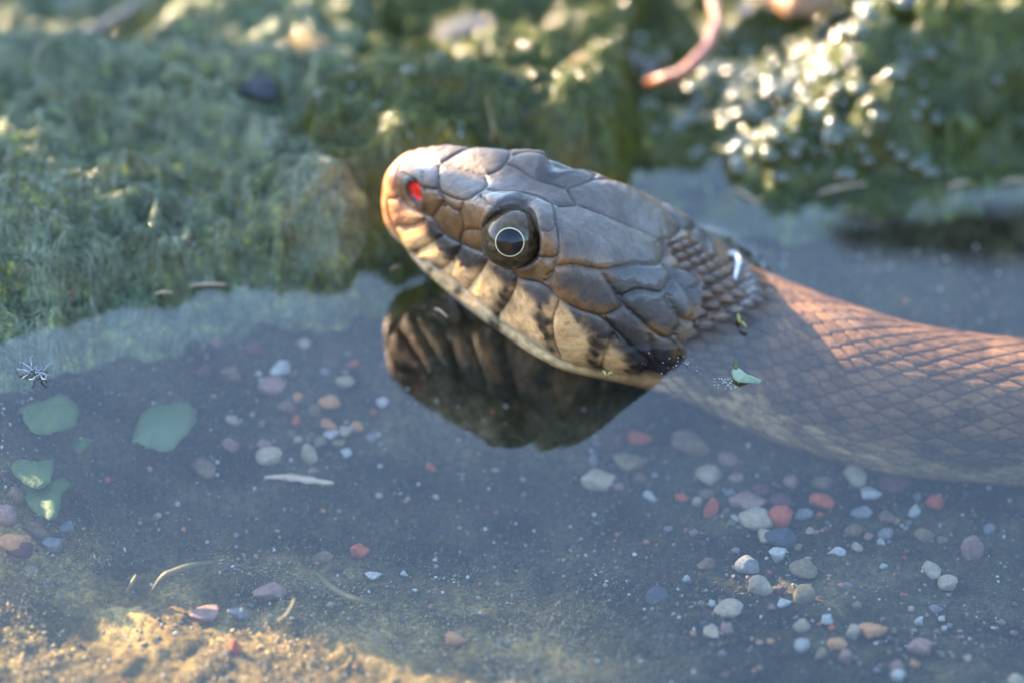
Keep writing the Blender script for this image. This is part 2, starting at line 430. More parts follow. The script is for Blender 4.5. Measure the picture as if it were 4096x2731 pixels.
# normals of the plain surface
def ring_normals(G):
    dr = np.gradient(G, axis=0); dp = np.roll(G, -1, 1) - np.roll(G, 1, 1)
    n = np.cross(dp, dr); n /= np.linalg.norm(n, axis=2)[..., None] + 1e-12
    ctr = G.mean(1, keepdims=True)
    if np.sum(n * (G - ctr)) < 0: n = -n
    return n
NRM = ring_normals(RING)

# coarse surface for casting traced points
st = 5
cr = RING[::st, ::6]; bvh = BVHTree.FromPolygons([tuple(v) for v in cr.reshape(-1, 3)], grid_faces(cr.shape[0], cr.shape[1], True).tolist())
camv = Vector(CAM)
def cast(px, py):
    d = F_ * DIST + R_ * ((px - 2048) * SPX) + UP_ * ((1365.5 - py) * SPX)
    h = bvh.ray_cast(camv, Vector(d).normalized())
    return None if h[0] is None else np.array(h[0])
kring = KDTree(RING[:, ::4].shape[0] * RING[:, ::4].shape[1])
for i, q in enumerate(RING[:, ::4].reshape(-1, 3)): kring.insert(q, i)
kring.balance()
def flat(P):
    """a point on the skin -> the same point of the plain, symmetric head"""
    co, ix, ds = kring.find(P); return RING0[:, ::4].reshape(-1, 3)[ix] + (np.asarray(P) - np.array(co))
def local(P):
    q = np.asarray(P) - HO
    return np.stack([-(q @ Hd), q @ HW, q @ HU], -1)
def fold(Lc):
    Lc = Lc.copy(); Lc[..., 1] = np.abs(Lc[..., 1]); return Lc

Z1 = lambda x, y: (1450 + x / 2.352, 500 + y / 2.352)
Z2 = lambda x, y: (2200 + x / 2.352, 700 + y / 2.352)
Z3 = lambda x, y: (1550 + x / 2.0452, 1000 + y / 2.0452)
Z4 = lambda x, y: (2550 + x / 2.6133, 1100 + y / 2.6133)
# seams between the head plates, traced on the near side: (frame, depth mm, points)
SEAMS = [
 (Z1, .8, [(352, 350), (300, 450), (292, 600), (320, 690), (215, 715)]),                       # rostral
 (Z1, .7, [(725, 375), (716, 480), (706, 580), (725, 650), (752, 720), (700, 800), (640, 885)]), # internasal / nasal rear
 (Z1, .6, [(335, 430), (400, 450), (480, 520), (560, 592), (650, 612), (715, 600)]),             # nasal top
 (Z1, .8, [(320, 690), (420, 790), (510, 840), (640, 893)]),
 (Z1, .5, [(520, 720), (520, 800), (505, 838)]),
 (Z1, .5, [(1160, 485), (1180, 540), (1150, 590), (1060, 650), (1000, 690), (930, 712), (830, 690), (745, 650)]),  # prefrontal
 (Z1, .5, [(745, 700), (790, 762), (900, 820), (940, 715)]),
 (Z1, .55, [(720, 775), (790, 765)]), 
 (Z1, .55, [(900, 825), (940, 960), (918, 1050), (912, 1115)]),                                 # loreal / preocular
 (Z1, .5, [(940, 1010), (1000, 990), (1120, 1000)]),
 (Z1, .55, [(1175, 590), (1300, 620), (1500, 650), (1700, 720), (1790, 762)]),                  # frontal / supraocular
 (Z1, .6, [(1110, 650), (1150, 720), (1210, 760), (1330, 800)]),                                # supraocular front lower
 (Z1, .7, [(1790, 762), (1815, 850), (1822, 950), (1840, 1010), (1842, 1190), (1800, 1250), (1720, 1255)]),
 (Z1, .6, [(1700, 1000), (1760, 1005), (1815, 950)]),
 (Z1, .6, [(1620, 1250), (1720, 1255)]), (Z1, .6, [(1800, 1255), (1790, 1370), (1720, 1430)]),
 (Z1, .6, [(1790, 762), (1900, 750), (2010, 742)]),                                             # frontal rear near half
 (Z1, .9, [(320, 690), (510, 842), (640, 897), (740, 1042), (905, 1135), (1120, 1225), (1250, 1305), (1400, 1400), (1500, 1475)]),
 (Z3, .9, [(780, 60), (960, 145), (1060, 245), (1250, 292), (1400, 412), (1560, 500), (1750, 565), (1880, 680), (2000, 800), (2120, 890), (2165, 945)]),
 (Z1, .9, [(570, 900), (450, 962), (300, 968), (270, 958)]),
 (Z1, .9, [(740, 1050), (620, 1130), (480, 1210), (452, 1245)]),
 (Z1, .9, [(905, 1150), (830, 1280), (730, 1370), (700, 1390)]),
 (Z3, .9, [(800, 90), (750, 180), (640, 330), (620, 345)]),
 (Z3, .9, [(1040, 240), (1020, 330), (960, 450), (885, 560), (900, 610)]),
 (Z3, .9, [(1392, 412), (1385, 450), (1340, 580), (1352, 750), (1410, 890)]),
 (Z3, .9, [(1860, 690), (1830, 750), (1780, 850), (1752, 960), (1745, 1005)]),
 (Z1, 1.1, [(215, 715), (235, 860), (280, 960), (350, 1110), (455, 1245), (560, 1320)]),        # mouth
 (Z3, 1.1, [(290, 110), (410, 182), (620, 342), (740, 440), (870, 562), (930, 622), (1130, 740), (1290, 850), (1430, 920), (1600, 975), (1760, 1003), (1900, 1040), (2050, 1050), (2130, 1000), (2165, 945)]),
 (Z2, .6, [(35, 310), (60, 420), (72, 560), (75, 640), (60, 790), (40, 870)]),                  # parietal front
 (Z2, .8, [(40, 870), (200, 850), (400, 880), (530, 890), (800, 832), (1000, 832), (1070, 800), (1100, 700), (1080, 640), (1050, 600)]),
 (Z2, .8, [(500, 905), (560, 1010), (620, 1100), (670, 1200), (668, 1262), (540, 1325), (430, 1335)]),
 (Z2, .8, [(620, 1100), (680, 1142), (850, 1082), (1050, 1102), (1150, 1000), (1172, 920), (1082, 832)]),
 (Z2, .8, [(690, 1150), (700, 1220), (870, 1380), (1000, 1500), (1100, 1545), (1160, 1520), (1232, 1400), (1170, 1250), (1110, 1100)]),
 (Z2, .8, [(1110, 1110), (1130, 1190), (1240, 1350), (1340, 1352), (1372, 1250), (1285, 1060), (1170, 960)]),
 (Z2, .7, [(1172, 905), (1180, 870), (1300, 880), (1412, 985), (1380, 1050), (1285, 1055)]),
 (Z2, .8, [(540, 1325), (620, 1300), (700, 1230)]), (Z2, .8, [(520, 1340), (600, 1450), (640, 1560)]),
 (Z2, .7, [(30, 890), (0, 960), (-60, 1010)]),
 (Z4, .8, [(455, 540), (400, 620), (560, 800), (640, 760), (650, 600), (600, 500), (470, 480)]),
 (Z4, .8, [(160, 640), (150, 700), (200, 900), (300, 955), (420, 930), (480, 860), (400, 720), (280, 660)]),
 (Z4, .7, [(590, 420), (600, 520), (680, 590), (770, 590), (795, 520), (720, 390)]),
 (Z4, .7, [(720, 320), (740, 400), (880, 500), (955, 470), (930, 400), (820, 310), (745, 305)]),
]
bl_pts, bl_dep = [], []
for fr, dep, pts in SEAMS:
    q = np.array([fr(*t) for t in pts])
    n = max(2, int(np.sum(np.linalg.norm(np.diff(q, axis=0), axis=1)) / 3.0))
    for x, y in spline(q, n) if len(q) > 2 else np.linspace(q[0], q[1], n):
        h = cast(x, y)
        if h is not None: bl_pts.append(fold(local(flat(h)))); bl_dep.append(dep)
# seam along the midline: between internasals, prefrontals and parietals
for rg in ((.5, 15.9), (32.8, 48.8)):
    for a in np.arange(rg[0], rg[1], .15):
        s = head_section(a, 60); bl_pts.append(np.array([a, 0, s[0, 1]])); bl_dep.append(.5)
bl_pts = np.array(bl_pts); bl_dep = np.array(bl_dep)
kd = KDTree(len(bl_pts))
for i, q in enumerate(bl_pts): kd.insert(q, i)
kd.balance()

# pigment: (frame, r, g, b, points)
IDp = lambda x, y: (x, y)
TAN = (.95, .57, .25); CRM = (.95, .66, .34); DRK = (.030, .020, .012); BLU = (.052, .042, .036); TOP = (.100, .070, .048); BRN = (.20, .10, .032); ORG = (.74, .30, .12); PNK = (.62, .29, .17)
PIG = [
 (Z1, ORG, [(330, 820), (400, 900), (350, 940), (460, 900), (215, 330), (230, 450), (240, 560), (250, 660), (250, 760), (240, 880), (205, 800), (190, 400)]),
 (Z1, PNK, [(330, 330), (300, 420), (330, 780), (400, 850), (330, 900), (300, 330), (420, 300)]),
 (Z1, TAN, [(450, 890), (420, 1050), (350, 1020), (470, 1120), (600, 1200), (560, 1240), (830, 1360), (760, 1440), (850, 1440)]),
 (Z1, DRK, [(480, 1200), (850, 1180), (800, 1260), (700, 1370), (690, 1340)]),
 (Z1, BLU, [(640, 960), (700, 1020), (800, 1110), (870, 1150), (760, 1090), (980, 1200), (1080, 1270), (1000, 1250)]),
 (Z1, TOP, [(500, 250), (650, 270), (900, 260), (1050, 320), (1100, 400), (450, 400), (600, 450), (650, 560), (800, 450), (900, 560), (1050, 560), (1080, 520), (1300, 420), (1500, 480), (1700, 570), (1850, 650), (1300, 540), (1400, 270), (1600, 350), (1800, 430), (1250, 650), (1400, 690), (1600, 760), (1720, 860), (1780, 940), (400, 520), (2000, 560), (2150, 700)]),
 (Z1, BRN, [(360, 600), (380, 720), (620, 700), (650, 800), (600, 850), (820, 740), (880, 780), (850, 900), (750, 900), (820, 1020), (980, 850), (1050, 950), (1020, 1080), (1000, 1150), (1150, 780), (1080, 750), (1740, 1100), (1780, 1180), (1650, 1320), (1700, 1400), (1500, 1430)]),
 (Z3, TAN, [(760, 300), (850, 250), (700, 350), (690, 420), (1100, 480), (1050, 600), (1000, 560), (1180, 650), (1080, 420), (1150, 560), (1100, 700), (1450, 560), (1500, 750), (1450, 860), (1560, 860), (1560, 700), (1400, 650), (1850, 880), (1880, 950), (1830, 960)]),
 (Z3, BLU, [(900, 170), (980, 220), (1150, 310), (1250, 360), (1550, 540), (1680, 600), (1950, 800), (2030, 860), (2080, 900)]),
 (Z3, DRK, [(960, 340), (950, 400), (920, 470), (880, 540), (1240, 560), (1260, 640), (1300, 720), (1330, 820), (1300, 600), (1690, 760), (1700, 850), (1690, 930), (1740, 790), (1730, 970), (2080, 1000), (1980, 1000), (2120, 960), (1960, 900)]),
 (Z3, CRM, [(250, 110), (450, 270), (620, 430), (720, 490), (780, 530), (1000, 680), (1100, 760), (1330, 900), (1450, 960), (1600, 1050), (1750, 1080), (400, 240), (1900, 1100)]),
 (Z3, CRM, [(200, 95), (300, 170), (380, 260), (500, 350), (600, 450), (700, 530), (850, 640), (930, 680), (1200, 830), (1280, 900), (1500, 1010)]), (Z3, DRK, [(330, 195), (345, 175), (560, 350), (540, 385), (580, 345), (860, 610), (1190, 810)]),
 (Z2, TOP, [(200, 400), (300, 560), (500, 650), (700, 680), (900, 700), (1000, 740), (300, 700), (500, 500), (800, 600), (600, 780), (200, 620), (130, 480), (950, 620), (700, 540)]),
 (Z2, BRN, [(100, 830), (300, 830), (500, 850), (150, 1150), (300, 1250), (500, 1290), (1450, 800), (1600, 850), (1700, 950), (1850, 900), (1750, 820), (1600, 1100), (1750, 1200)]),
 (Z2, BLU, [(250, 950), (400, 1000), (500, 1150), (150, 1000), (350, 1120), (700, 950), (900, 920), (1050, 960), (800, 1020), (900, 1200), (1050, 1250), (900, 1350), (1100, 1400), (1200, 1150), (1280, 1250), (1280, 930), (700, 1400), (800, 1480), (620, 1420), (1400, 1150), (1450, 1350), (1600, 1300)]),
 (Z2, BRN, [(1050, 1480), (950, 1430), (1300, 1340), (1350, 1300), (1500, 1420), (1500, 1190), (1200, 780), (1350, 760)]),
]
cp, cc = [], []
for fr, c, pts in PIG:
    for t in pts:
        h = cast(*fr(*t))
        if h is not None: cp.append(fold(local(flat(h)))); cc.append(c)
# chin and throat, out of sight from above
for a in np.arange(2, 50, 3.0):
    s = head_section(a, 40)
    for k in (17, 19, 20): cp.append(np.array([a, abs(s[k, 0]), s[k, 1]])); cc.append((.80, .56, .30))
cp = np.array(cp); cc = np.array(cc)
kc = KDTree(len(cp))
for i, q in enumerate(cp): kc.insert(q, i)
kc.balance()

# ---- scale lattice
pitch_x = np.array([-10, 50, 66, 80, 100, 130, 1000.]); pitch_y = np.array([2.5, 2.5, 3.2, 4.3, 5.2, 5.4, 5.4])
stp = np.linalg.norm(np.diff(RING, axis=0), axis=2)[:, :NR // 2].mean(1); arcR = arc[0] + np.concatenate([[0], np.cumsum(stp)])
arcR2 = np.broadcast_to(arcR[:, None], (nring, NR))
ss = np.linspace(arcR[0], arcR[-1], 6000); Sacc = np.concatenate([[0], np.cumsum(np.diff(ss) / np.interp(ss[:-1], pitch_x, pitch_y))])
ROWS = 56
def lattice(arcv, u, per):
    pit = np.interp(arcv, pitch_x, pitch_y); S = np.interp(arcv, ss, Sacc)
    rw = per / ROWS
    r = u * ROWS
    best = np.full(arcv.shape, 1e9); sec = np.full(arcv.shape, 1e9)
    bS = np.zeros(arcv.shape); bR = np.zeros(arcv.shape); sS = np.zeros(arcv.shape); sR = np.zeros(arcv.shape); bid = np.zeros(arcv.shape)
    r0 = np.floor(r)
    for dr in (-1, 0, 1, 2):
        rr = r0 + dr; off = .5 * (np.mod(rr, 2))
        k0 = np.round(S - off)
        for dk in (-1, 0, 1):
            cS = k0 + dk + off
            jit = _hash((cS * 2).astype(np.int64), np.mod(rr, ROWS).astype(np.int64), np.zeros(arcv.shape, np.int64), 5)
            dS = (S - cS - (jit - .5) * .12) * pit; dR = (r - rr) * rw * 1.12
            d2 = .27 * dS * dS + dR * dR
            m1 = d2 < best
            m2 = (~m1) & (d2 < sec)
            sec = np.where(m1, best, np.where(m2, d2, sec)); sS = np.where(m1, bS, np.where(m2, dS, sS)); sR = np.where(m1, bR, np.where(m2, dR, sR))
            best = np.where(m1, d2, best); bS = np.where(m1, dS, bS); bR = np.where(m1, dR, bR); bid = np.where(m1, jit, bid)
    ln = np.sqrt(.27 * (bS - sS) ** 2 + (bR - sR) ** 2) + 1e-6
    edge = (sec - best) / (2 * ln)
    return edge, bS / pit, bR / rw, bid, pit

per = np.sum(np.linalg.norm(np.roll(RING, -1, 1) - RING, axis=2), axis=1)
per2 = np.broadcast_to(per[:, None], (nring, NR))
edge, lS, lR, lid, pit = lattice(arcR2.copy(), u_.copy(), np.maximum(per2, 20))

# where the plates end and the small scales begin (looked up on the near side)
LH = local(RING0); LHf = fold(LH)
Pm = HO - LHf[..., :1] * Hd + LHf[..., 1:2] * HW + LHf[..., 2:] * HU
qp = proj(Pm.reshape(-1, 3)).reshape(nring, NR, 2)
xb = np.interp(qp[..., 1], [880, 930, 960, 1010, 1060, 1110, 1170, 1260, 1330, 1400, 1480, 1560, 1700], [2560, 2640, 2660, 2668, 2680, 2780, 2790, 2795, 2770, 2710, 2640, 2570, 2540])
xb = np.where(LHf[..., 2] < -13.5, 2620, xb)
mlat = smooth(qp[..., 0], xb - 12, xb + 12)
mlat[nh + 30:] = 1.0

HT = np.zeros((nring, NR)); COL = np.zeros((nring, NR, 3))
# lattice relief
nk = 1 - smooth(arc2, 56, 74)          # beads on the nape, flat overlapping scales farther back
g_lat = -(.22 + .10 * nk) * np.exp(-edge / .11) - .13 * np.exp(-edge / .36) - .75 * nk * smooth(np.sqrt((lS / .47) ** 2 + (lR / .82) ** 2), .45, 1.02) + .17 * (1 - .6 * nk) * np.clip(lS, -.6, .6) + .035 * np.exp(-(lR / .12) ** 2)
# plate relief and pigment on the head
hn = min(nring, nh + 60)
LF = LHf[:hn].reshape(-1, 3)
jx = noise(LF[:, 0] / 1.3, LF[:, 1] / 1.3, LF[:, 2] / 1.3, seed=31); jy = noise(LF[:, 0] / 1.3, LF[:, 1] / 1.3, LF[:, 2] / 1.3, seed=32)
jf = noise(LF[:, 0] / .5, LF[:, 1] / .5, LF[:, 2] / .5, seed=33)
LJ = LF + .55 * np.stack([jx, jy, jx * jy], -1) + .2 * jf[:, None]
g_pl = np.zeros(len(LF)); c_pl = np.zeros((len(LF), 3)); dgro = np.zeros(len(LF))
for i in range(len(LF)):
    co, ix, ds = kd.find(LF[i]); g = bl_dep[ix]
    g_pl[i] = -g * (.50 * math.exp(-ds / .22) + .55 * math.exp(-ds / .9)); dgro[i] = ds
    w = 0.; c0 = c1 = c2 = 0.
    for co, ix, ds in kc.find_n(LJ[i], 5):
        k = (1. if cc[ix][0] > .3 else (.13 if cc[ix][0] < .04 else .42)) / (ds * ds * ds + .05); w += k; q = cc[ix]; c0 += k * q[0]; c1 += k * q[1]; c2 += k * q[2]
    c_pl[i] = (c0 / w, c1 / w, c2 / w)
seam_dark = 1 - .62 * np.exp(-(dgro / .28) ** 1.5)
c_pl *= seam_dark[:, None]
G_pl = np.zeros((nring, NR)); G_pl[:hn] = g_pl.reshape(hn, NR)
C_pl = np.zeros((nring, NR, 3)); C_pl[:hn] = c_pl.reshape(hn, NR, 3)
HT = (1 - mlat) * G_pl + mlat * g_lat
# pigment of the small scales: brown back, paler flank, cream belly
fl = np.abs(((u_ + .5) % 1) - .5) * 2           # 0 top .. 1 belly
fl = fl + .06 * noise(arc2 / 4, u_ * 30, seed=41)
back = np.array([.165, .080, .032]); side = np.array([.145, .080, .036]); low = np.array([.42, .29, .13])
k1 = smooth(fl, .15, .45)[..., None]; k2 = smooth(fl, .47, .62)[..., None]
cl = (back * (1 - k1) + side * k1) * (1 - k2) + low * k2
neckdark = (1 - smooth(arc2, 50, 70))[..., None] * (1 - k2)
cl = cl * (1 - .35 * neckdark)
cl = cl * (.65 + .7 * lid)[..., None] * (1 - .5 * np.exp(-(edge / .15)))[..., None] * (.9 + .25 * noise(arc2 / 9, u_ * 12, seed=44))[..., None]
COL = (1 - mlat[..., None]) * C_pl + mlat[..., None] * np.clip(cl, 0.01, .9)

# eye sockets (both sides share the fold) and nostrils
E_s = cast(2048, 954); E_l = fold(local(flat(E_s)))
ie = np.unravel_index(np.argmin(np.linalg.norm(RING - E_s, axis=2)), (nring, NR))
to_cam = (CAM - E_s) / np.linalg.norm(CAM - E_s)
g_eye = .35 * NRM[ie] + .25 * HW + .40 * to_cam; g_eye /= np.linalg.norm(g_eye)
R_EYE = 5.25
E_c = E_s - to_cam * 3.3
print('FOCUS', (E_s - CAM) @ F_, 'eye', E_s, 'Hd', Hd, 'HW', HW)
# folded copies of the socket axis
gl_ = np.array([-(g_eye @ Hd), g_eye @ HW, g_eye @ HU])
rel = LHf - E_l
ax = rel @ gl_
rad_ = np.linalg.norm(rel - ax[..., None] * gl_, axis=2)
near = np.linalg.norm(rel, axis=2) < 9
sink = np.where(near, -3.6 * (1 - smooth(rad_, 4.35, 5.15)), 0)
rim = np.where(near, .28 * np.exp(-((rad_ - 5.7) / .5) ** 2), 0)
browm = np.where(near, .9 * np.exp(-((rad_ - 6.5) / 1.9) ** 2) * smooth(rad_, 4.6, 5.4) * smooth(rel[..., 2], .5, 4.0), 0)
farf = np.where(wloc < 0, .25, 1.0)
HT = HT + sink * farf + (rim + browm) * np.where(wloc < 0, .08, 1.0)
COL = np.where((near & (rad_ < 5.6))[..., None], np.array([.05, .035, .022]), COL)
N_s = cast(1656, 772); N_l = fold(local(flat(N_s)))
inn = np.unravel_index(np.argmin(np.linalg.norm(RING - N_s, axis=2)), (nring, NR))
gn = NRM[inn]; n1 = R_ - gn * (R_ @ gn); n1 /= np.linalg.norm(n1); n2 = np.cross(gn, n1)
if n2 @ UP_ < 0: n2 = -n2
tl = lambda v: np.array([-(v @ Hd), v @ HW, v @ HU])
rn = LHf - N_l; q1 = rn @ tl(n1); q2 = rn @ tl(n2)
ca, sa_ = math.cos(.35), math.sin(.35)
e1 = (q1 * ca + q2 * sa_) / 1.55; e2_ = (-q1 * sa_ + q2 * ca) / 2.15
nr = np.sqrt(e1 ** 2 + e2_ ** 2) + np.where(np.linalg.norm(rn, axis=2) < 4, 0, 9)
HT = HT - 1.0 * (1 - smooth(nr, .6, 1.08)) + .35 * np.exp(-((nr - 1.35) / .3) ** 2)
COL = np.where((nr < .86)[..., None], np.array([.92, .025, .008]), np.where((nr < 1.12)[..., None], COL * .35, COL))
# unevenness of living skin
HT = HT + .05 * noise(RING[..., 0] / 1.4, RING[..., 1] / 1.4, RING[..., 2] / 1.4, seed=51) + .03 * noise(RING[..., 0] / .5, RING[..., 1] / .5, RING[..., 2] / .5, seed=52)
# taper the relief with the tail
HT = HT * np.interp(arc, [0, 200, arc[-1]], [1, 1, .15])[:, None]
SK = RING + NRM * HT[..., None]
Vs = np.vstack([SK.reshape(-1, 3), SK[0].mean(0) + Hd * .02, SK[-1].mean(0)])
Fs = grid_faces(nring, NR, True)
me = mesh_np('snake_body', Vs, Fs, M['skin'], col=np.vstack([COL.reshape(-1, 3), COL[0].mean(0), COL[-1].mean(0)]))
bmx = bmesh.new(); bmx.from_mesh(me); bmx.verts.ensure_lookup_table()
nv = len(Vs)
for j in range(NR):
    bmx.faces.new((bmx.verts[nv - 2], bmx.verts[(j + 1) % NR], bmx.verts[j])).smooth = True
    bmx.faces.new((bmx.verts[nv - 1], bmx.verts[(nring - 1) * NR + j], bmx.verts[(nring - 1) * NR + (j + 1) % NR])).smooth = True
bmesh.ops.recalc_face_normals(bmx, faces=bmx.faces); bmx.to_mesh(me); bmx.free()
snake = empty('snake', (HO[0] + 60, HO[1] - 25, -27))
def child(name, me, parent):
    o = obj(name, me, parent); o.matrix_parent_inverse = Matrix.Translation(-parent.matrix_basis.translation) if parent.parent is None else Matrix()
    return o
body = child('body', me, snake)
tag(snake, 'brown water snake raising its banded head out of the still water', 'snake')

# eyes: dark iris, pale ring round a black pupil
def eye_mat(name, c1, c2, scale, rough=.04):
    m = simple_mat(name, c1, c2, scale, .35, .15, .0001, coat=1.0); P = m.node_tree.nodes['Principled BSDF']; P.inputs['Coat Roughness'].default_value = 0.0 + rough
    P.inputs['Coat IOR'].default_value = 1.38; P.inputs['Specular IOR Level'].default_value = .1
    return m
M['iris'] = eye_mat('iris', (.022, .014, .007), (.12, .078, .034), 700)
M['ring'] = eye_mat('iris_ring', (.50, .42, .20), (.62, .55, .32), 900)
M['pupil'] = eye_mat('pupil', (.004, .004, .005), (.008, .008, .01), 300)
def cap(R, a0, a1, n=48, m=14):
    t = np.linspace(a0, a1, m); f = np.arange(n) / n * 2 * np.pi
    V = np.stack([np.outer(np.sin(t), np.cos(f)), np.outer(np.sin(t), np.sin(f)), np.outer(np.cos(t), np.ones(n))], -1) * R
    return V.reshape(-1, 3), grid_faces(m, n, True)
for sgn in (1, -1):
    El = local(E_c); gl2 = gl_.copy(); El[1] *= sgn; gl2[1] *= sgn
    if sgn < 0: El[1] += 2.2; El[2] -= 1.2
    Ew = HO - El[0] * Hd + El[1] * HW + El[2] * HU
    # the pupil sits a little forward and low on the globe
    gw0 = to_cam - .08 * R_ - .135 * UP_; gq = np.array([gw0 @ Hd, gw0 @ HW, gw0 @ HU]); gq[1] *= sgn
    gw = gq[0] * Hd + gq[1] * HW + gq[2] * HU; gw /= np.linalg.norm(gw)
    q = Vector(gw).to_track_quat('Z', 'Y').to_matrix(); q = np.array(q)
    def placed(Vc): return Vc @ q.T + Ew
    Vc, Fc = cap(R_EYE, .001, math.pi * .62, 56, 30)
    e = child('eye', mesh_np('eye', placed(Vc), Fc, M['iris']), snake)
    Vc, Fc = cap(R_EYE + .025, .001, .440); child('pupil', mesh_np('pupil', placed(Vc), Fc, M['pupil']), e).matrix_parent_inverse = Matrix()
    Vc, Fc = cap(R_EYE + .02, .42, .482, 56, 4); child('iris_ring', mesh_np('iris_ring', placed(Vc), Fc, M['ring']), e).matrix_parent_inverse = Matrix()

# ------------------------------------------------------------------ water, drawn up where it wets the skin
Xw = axis_list(-40, 62, .55, 2600, 40); Yw = axis_list(-30, 48, .55, 2600, 40)
gx, gy = np.meshgrid(Xw, Yw)
wl = SK[:nh + 200].reshape(-1, 3); wl = wl[np.abs(wl[:, 2]) < .35]
kw = KDTree(len(wl))
for i, q in enumerate(wl): kw.insert((q[0], q[1], 0), i)
kw.balance()
gz = np.zeros_like(gx)
sel = np.argwhere((gx > -40) & (gx < 62) & (gy > -30) & (gy < 48))
for i, j in sel:
    ds = kw.find((gx[i, j], gy[i, j], 0))[2]
    if ds < 8: gz[i, j] = 1.3 * math.exp(-ds / 1.3)
gz += .05 * noise(gx / 26, gy / 16, seed=61) * smooth(-np.hypot(gx, gy), -300, -100)
V = np.stack([gx, gy, gz], -1).reshape(-1, 3)
tag(obj('water', mesh_np('water', V, grid_faces(len(Yw), len(Xw)), M['water'])), kind='structure')

# ------------------------------------------------------------------ algae mats along the edge
def rough_z(x, y, seed):
    return (3.6 * fbm(x / 17, y / 12, seed=seed, o=2) + 1.9 * (.5 - np.abs(noise(x / 5.2, y / 4.4, seed=seed + 3))) * 2
            + .9 * noise(x / 2.3, y / 2.0, seed=seed + 4) + .30 * noise(x / 1.0, y / 1.0, seed=seed + 5))

def z_left(x, y):
    y = y / .918
    e = y - shore(x) / .918 + 3 * noise(x / 14, y / 14, seed=70)
    e = e + 4
    z = -15 + 27 * (1 - np.exp(-np.maximum(e + 5, 0) / 12)) + 3 * smooth(e, 40, 90)
    amp = smooth(e, -14, 8)
    z = z + amp * rough_z(x, y, 71) - 26 * smooth(x, -30, -12) - 30 * (1 - smooth(e, -9, -4))
    # darker hollow at the far left behind the mat
    return z - 13 * smooth(y + .25 * x, 62, 78) * (1 - smooth(x, -72, -50))

def z_mid(x, y):
    y = y / .918
    e = y - np.interp(x, [-60, -40, -20, 0, 15, 30], [36, 31, 32, 40, 47, 58]) + 3 * noise(x / 12, y / 12, seed=80)
    z = -15 + 30 * (1 - np.exp(-np.maximum(e + 10, 0) / 13)) + 5.5 * np.exp(-((x + 14) / 15) ** 2 - ((y - 62) / 10) ** 2) + 2.5 * np.exp(-((x - 6) / 10) ** 2 - ((y - 58) / 12) ** 2)
    amp = smooth(e, -14, 8)
    z = z + amp * rough_z(x, y, 81) * .9 - 30 * (1 - smooth(e, -17, -9))
    return z - 34 * smooth(x, 9 + .1 * y, 25 + .1 * y) - 34 * (1 - smooth(x, -46, -32)) - 6 * smooth(y, 70, 92)

def z_right(x, y):
    y = y / .918
    lx = x - (30 + .42 * (y - 45)) + 4 * noise(x / 15, y / 15, seed=93)
    e = y - np.interp(x, [0, 14, 22, 30, 45, 60, 90, 130], [60, 57, 56, 56, 54, 57, 63, 68]) + 3 * noise(x / 13, y / 13, seed=90)
    z = -13 + 15 * (1 - np.exp(-np.maximum(e + 10, 0) / 11)) + 4 * smooth(lx, -4, 6) + 14 * smooth(lx, 3, 27) * smooth(e, -4, 26) * (1 - .4 * smooth(x, 60, 82)) + 3 * smooth(e, 30, 60)
    amp = smooth(e, -14, 6)
    z = z + amp * rough_z(x, y, 91) * (.75 + .45 * smooth(lx, 0, 15)) + amp * .35 * noise(x / 1.2, y / 1.2, seed=98) - 30 * (1 - smooth(e, -17, -9))
    return z - 30 * (1 - smooth(x, 2, 13)) + 1.5 * (1 - smooth(lx, -16, 0))

def filaments(zf, box, n, seed, zmin=-10, lo=3, hi=8):
    r = np.random.default_rng(seed)
    x = r.uniform(box[0], box[1], n * 2); y = r.uniform(box[2], box[3], n * 2)
    z = zf(x, y); k = np.argwhere(z > zmin)[:n, 0]; x, y = x[k], y[k]; n = len(k)
    m = 6; ln = r.uniform(lo, hi, n) / (m - 1)
    th = r.normal(-math.pi / 2, .75, n) + r.choice([0, 1.2, -1.2], n); dth = r.normal(0, .6, (n, m))
    P = np.zeros((n, m, 3)); lift = r.uniform(.0, .45, n)
    for q in range(m):
        P[:, q, 0] = x; P[:, q, 1] = y
        P[:, q, 2] = zf(x, y) + .1 + lift * math.sin(math.pi * q / (m - 1)) * 1.6
        th = th + dth[:, q]; x = x + np.cos(th) * ln; y = y + np.sin(th) * ln
    rad = r.uniform(.05, .15, n)
    t = np.gradient(P, axis=1); t /= np.linalg.norm(t, axis=2)[..., None] + 1e-9
    s_ = np.cross(t, np.array([.1, .2, 1.0])); s_ /= np.linalg.norm(s_, axis=2)[..., None] + 1e-9; u2 = np.cross(s_, t)
    a = np.arange(3) / 3 * 2 * np.pi + .5
    prof = np.array([.6, 1, 1, 1, .8, .25])
    V = P[:, :, None] + (rad[:, None] * prof)[:, :, None, None] * (np.cos(a)[None, None, :, None] * s_[:, :, None] + np.sin(a)[None, None, :, None] * u2[:, :, None])
    f0 = grid_faces(m, 3, True)
    Fq = (f0[None] + (np.arange(n) * m * 3)[:, None, None]).reshape(-1, 4)
    return V.reshape(-1, 3), Fq

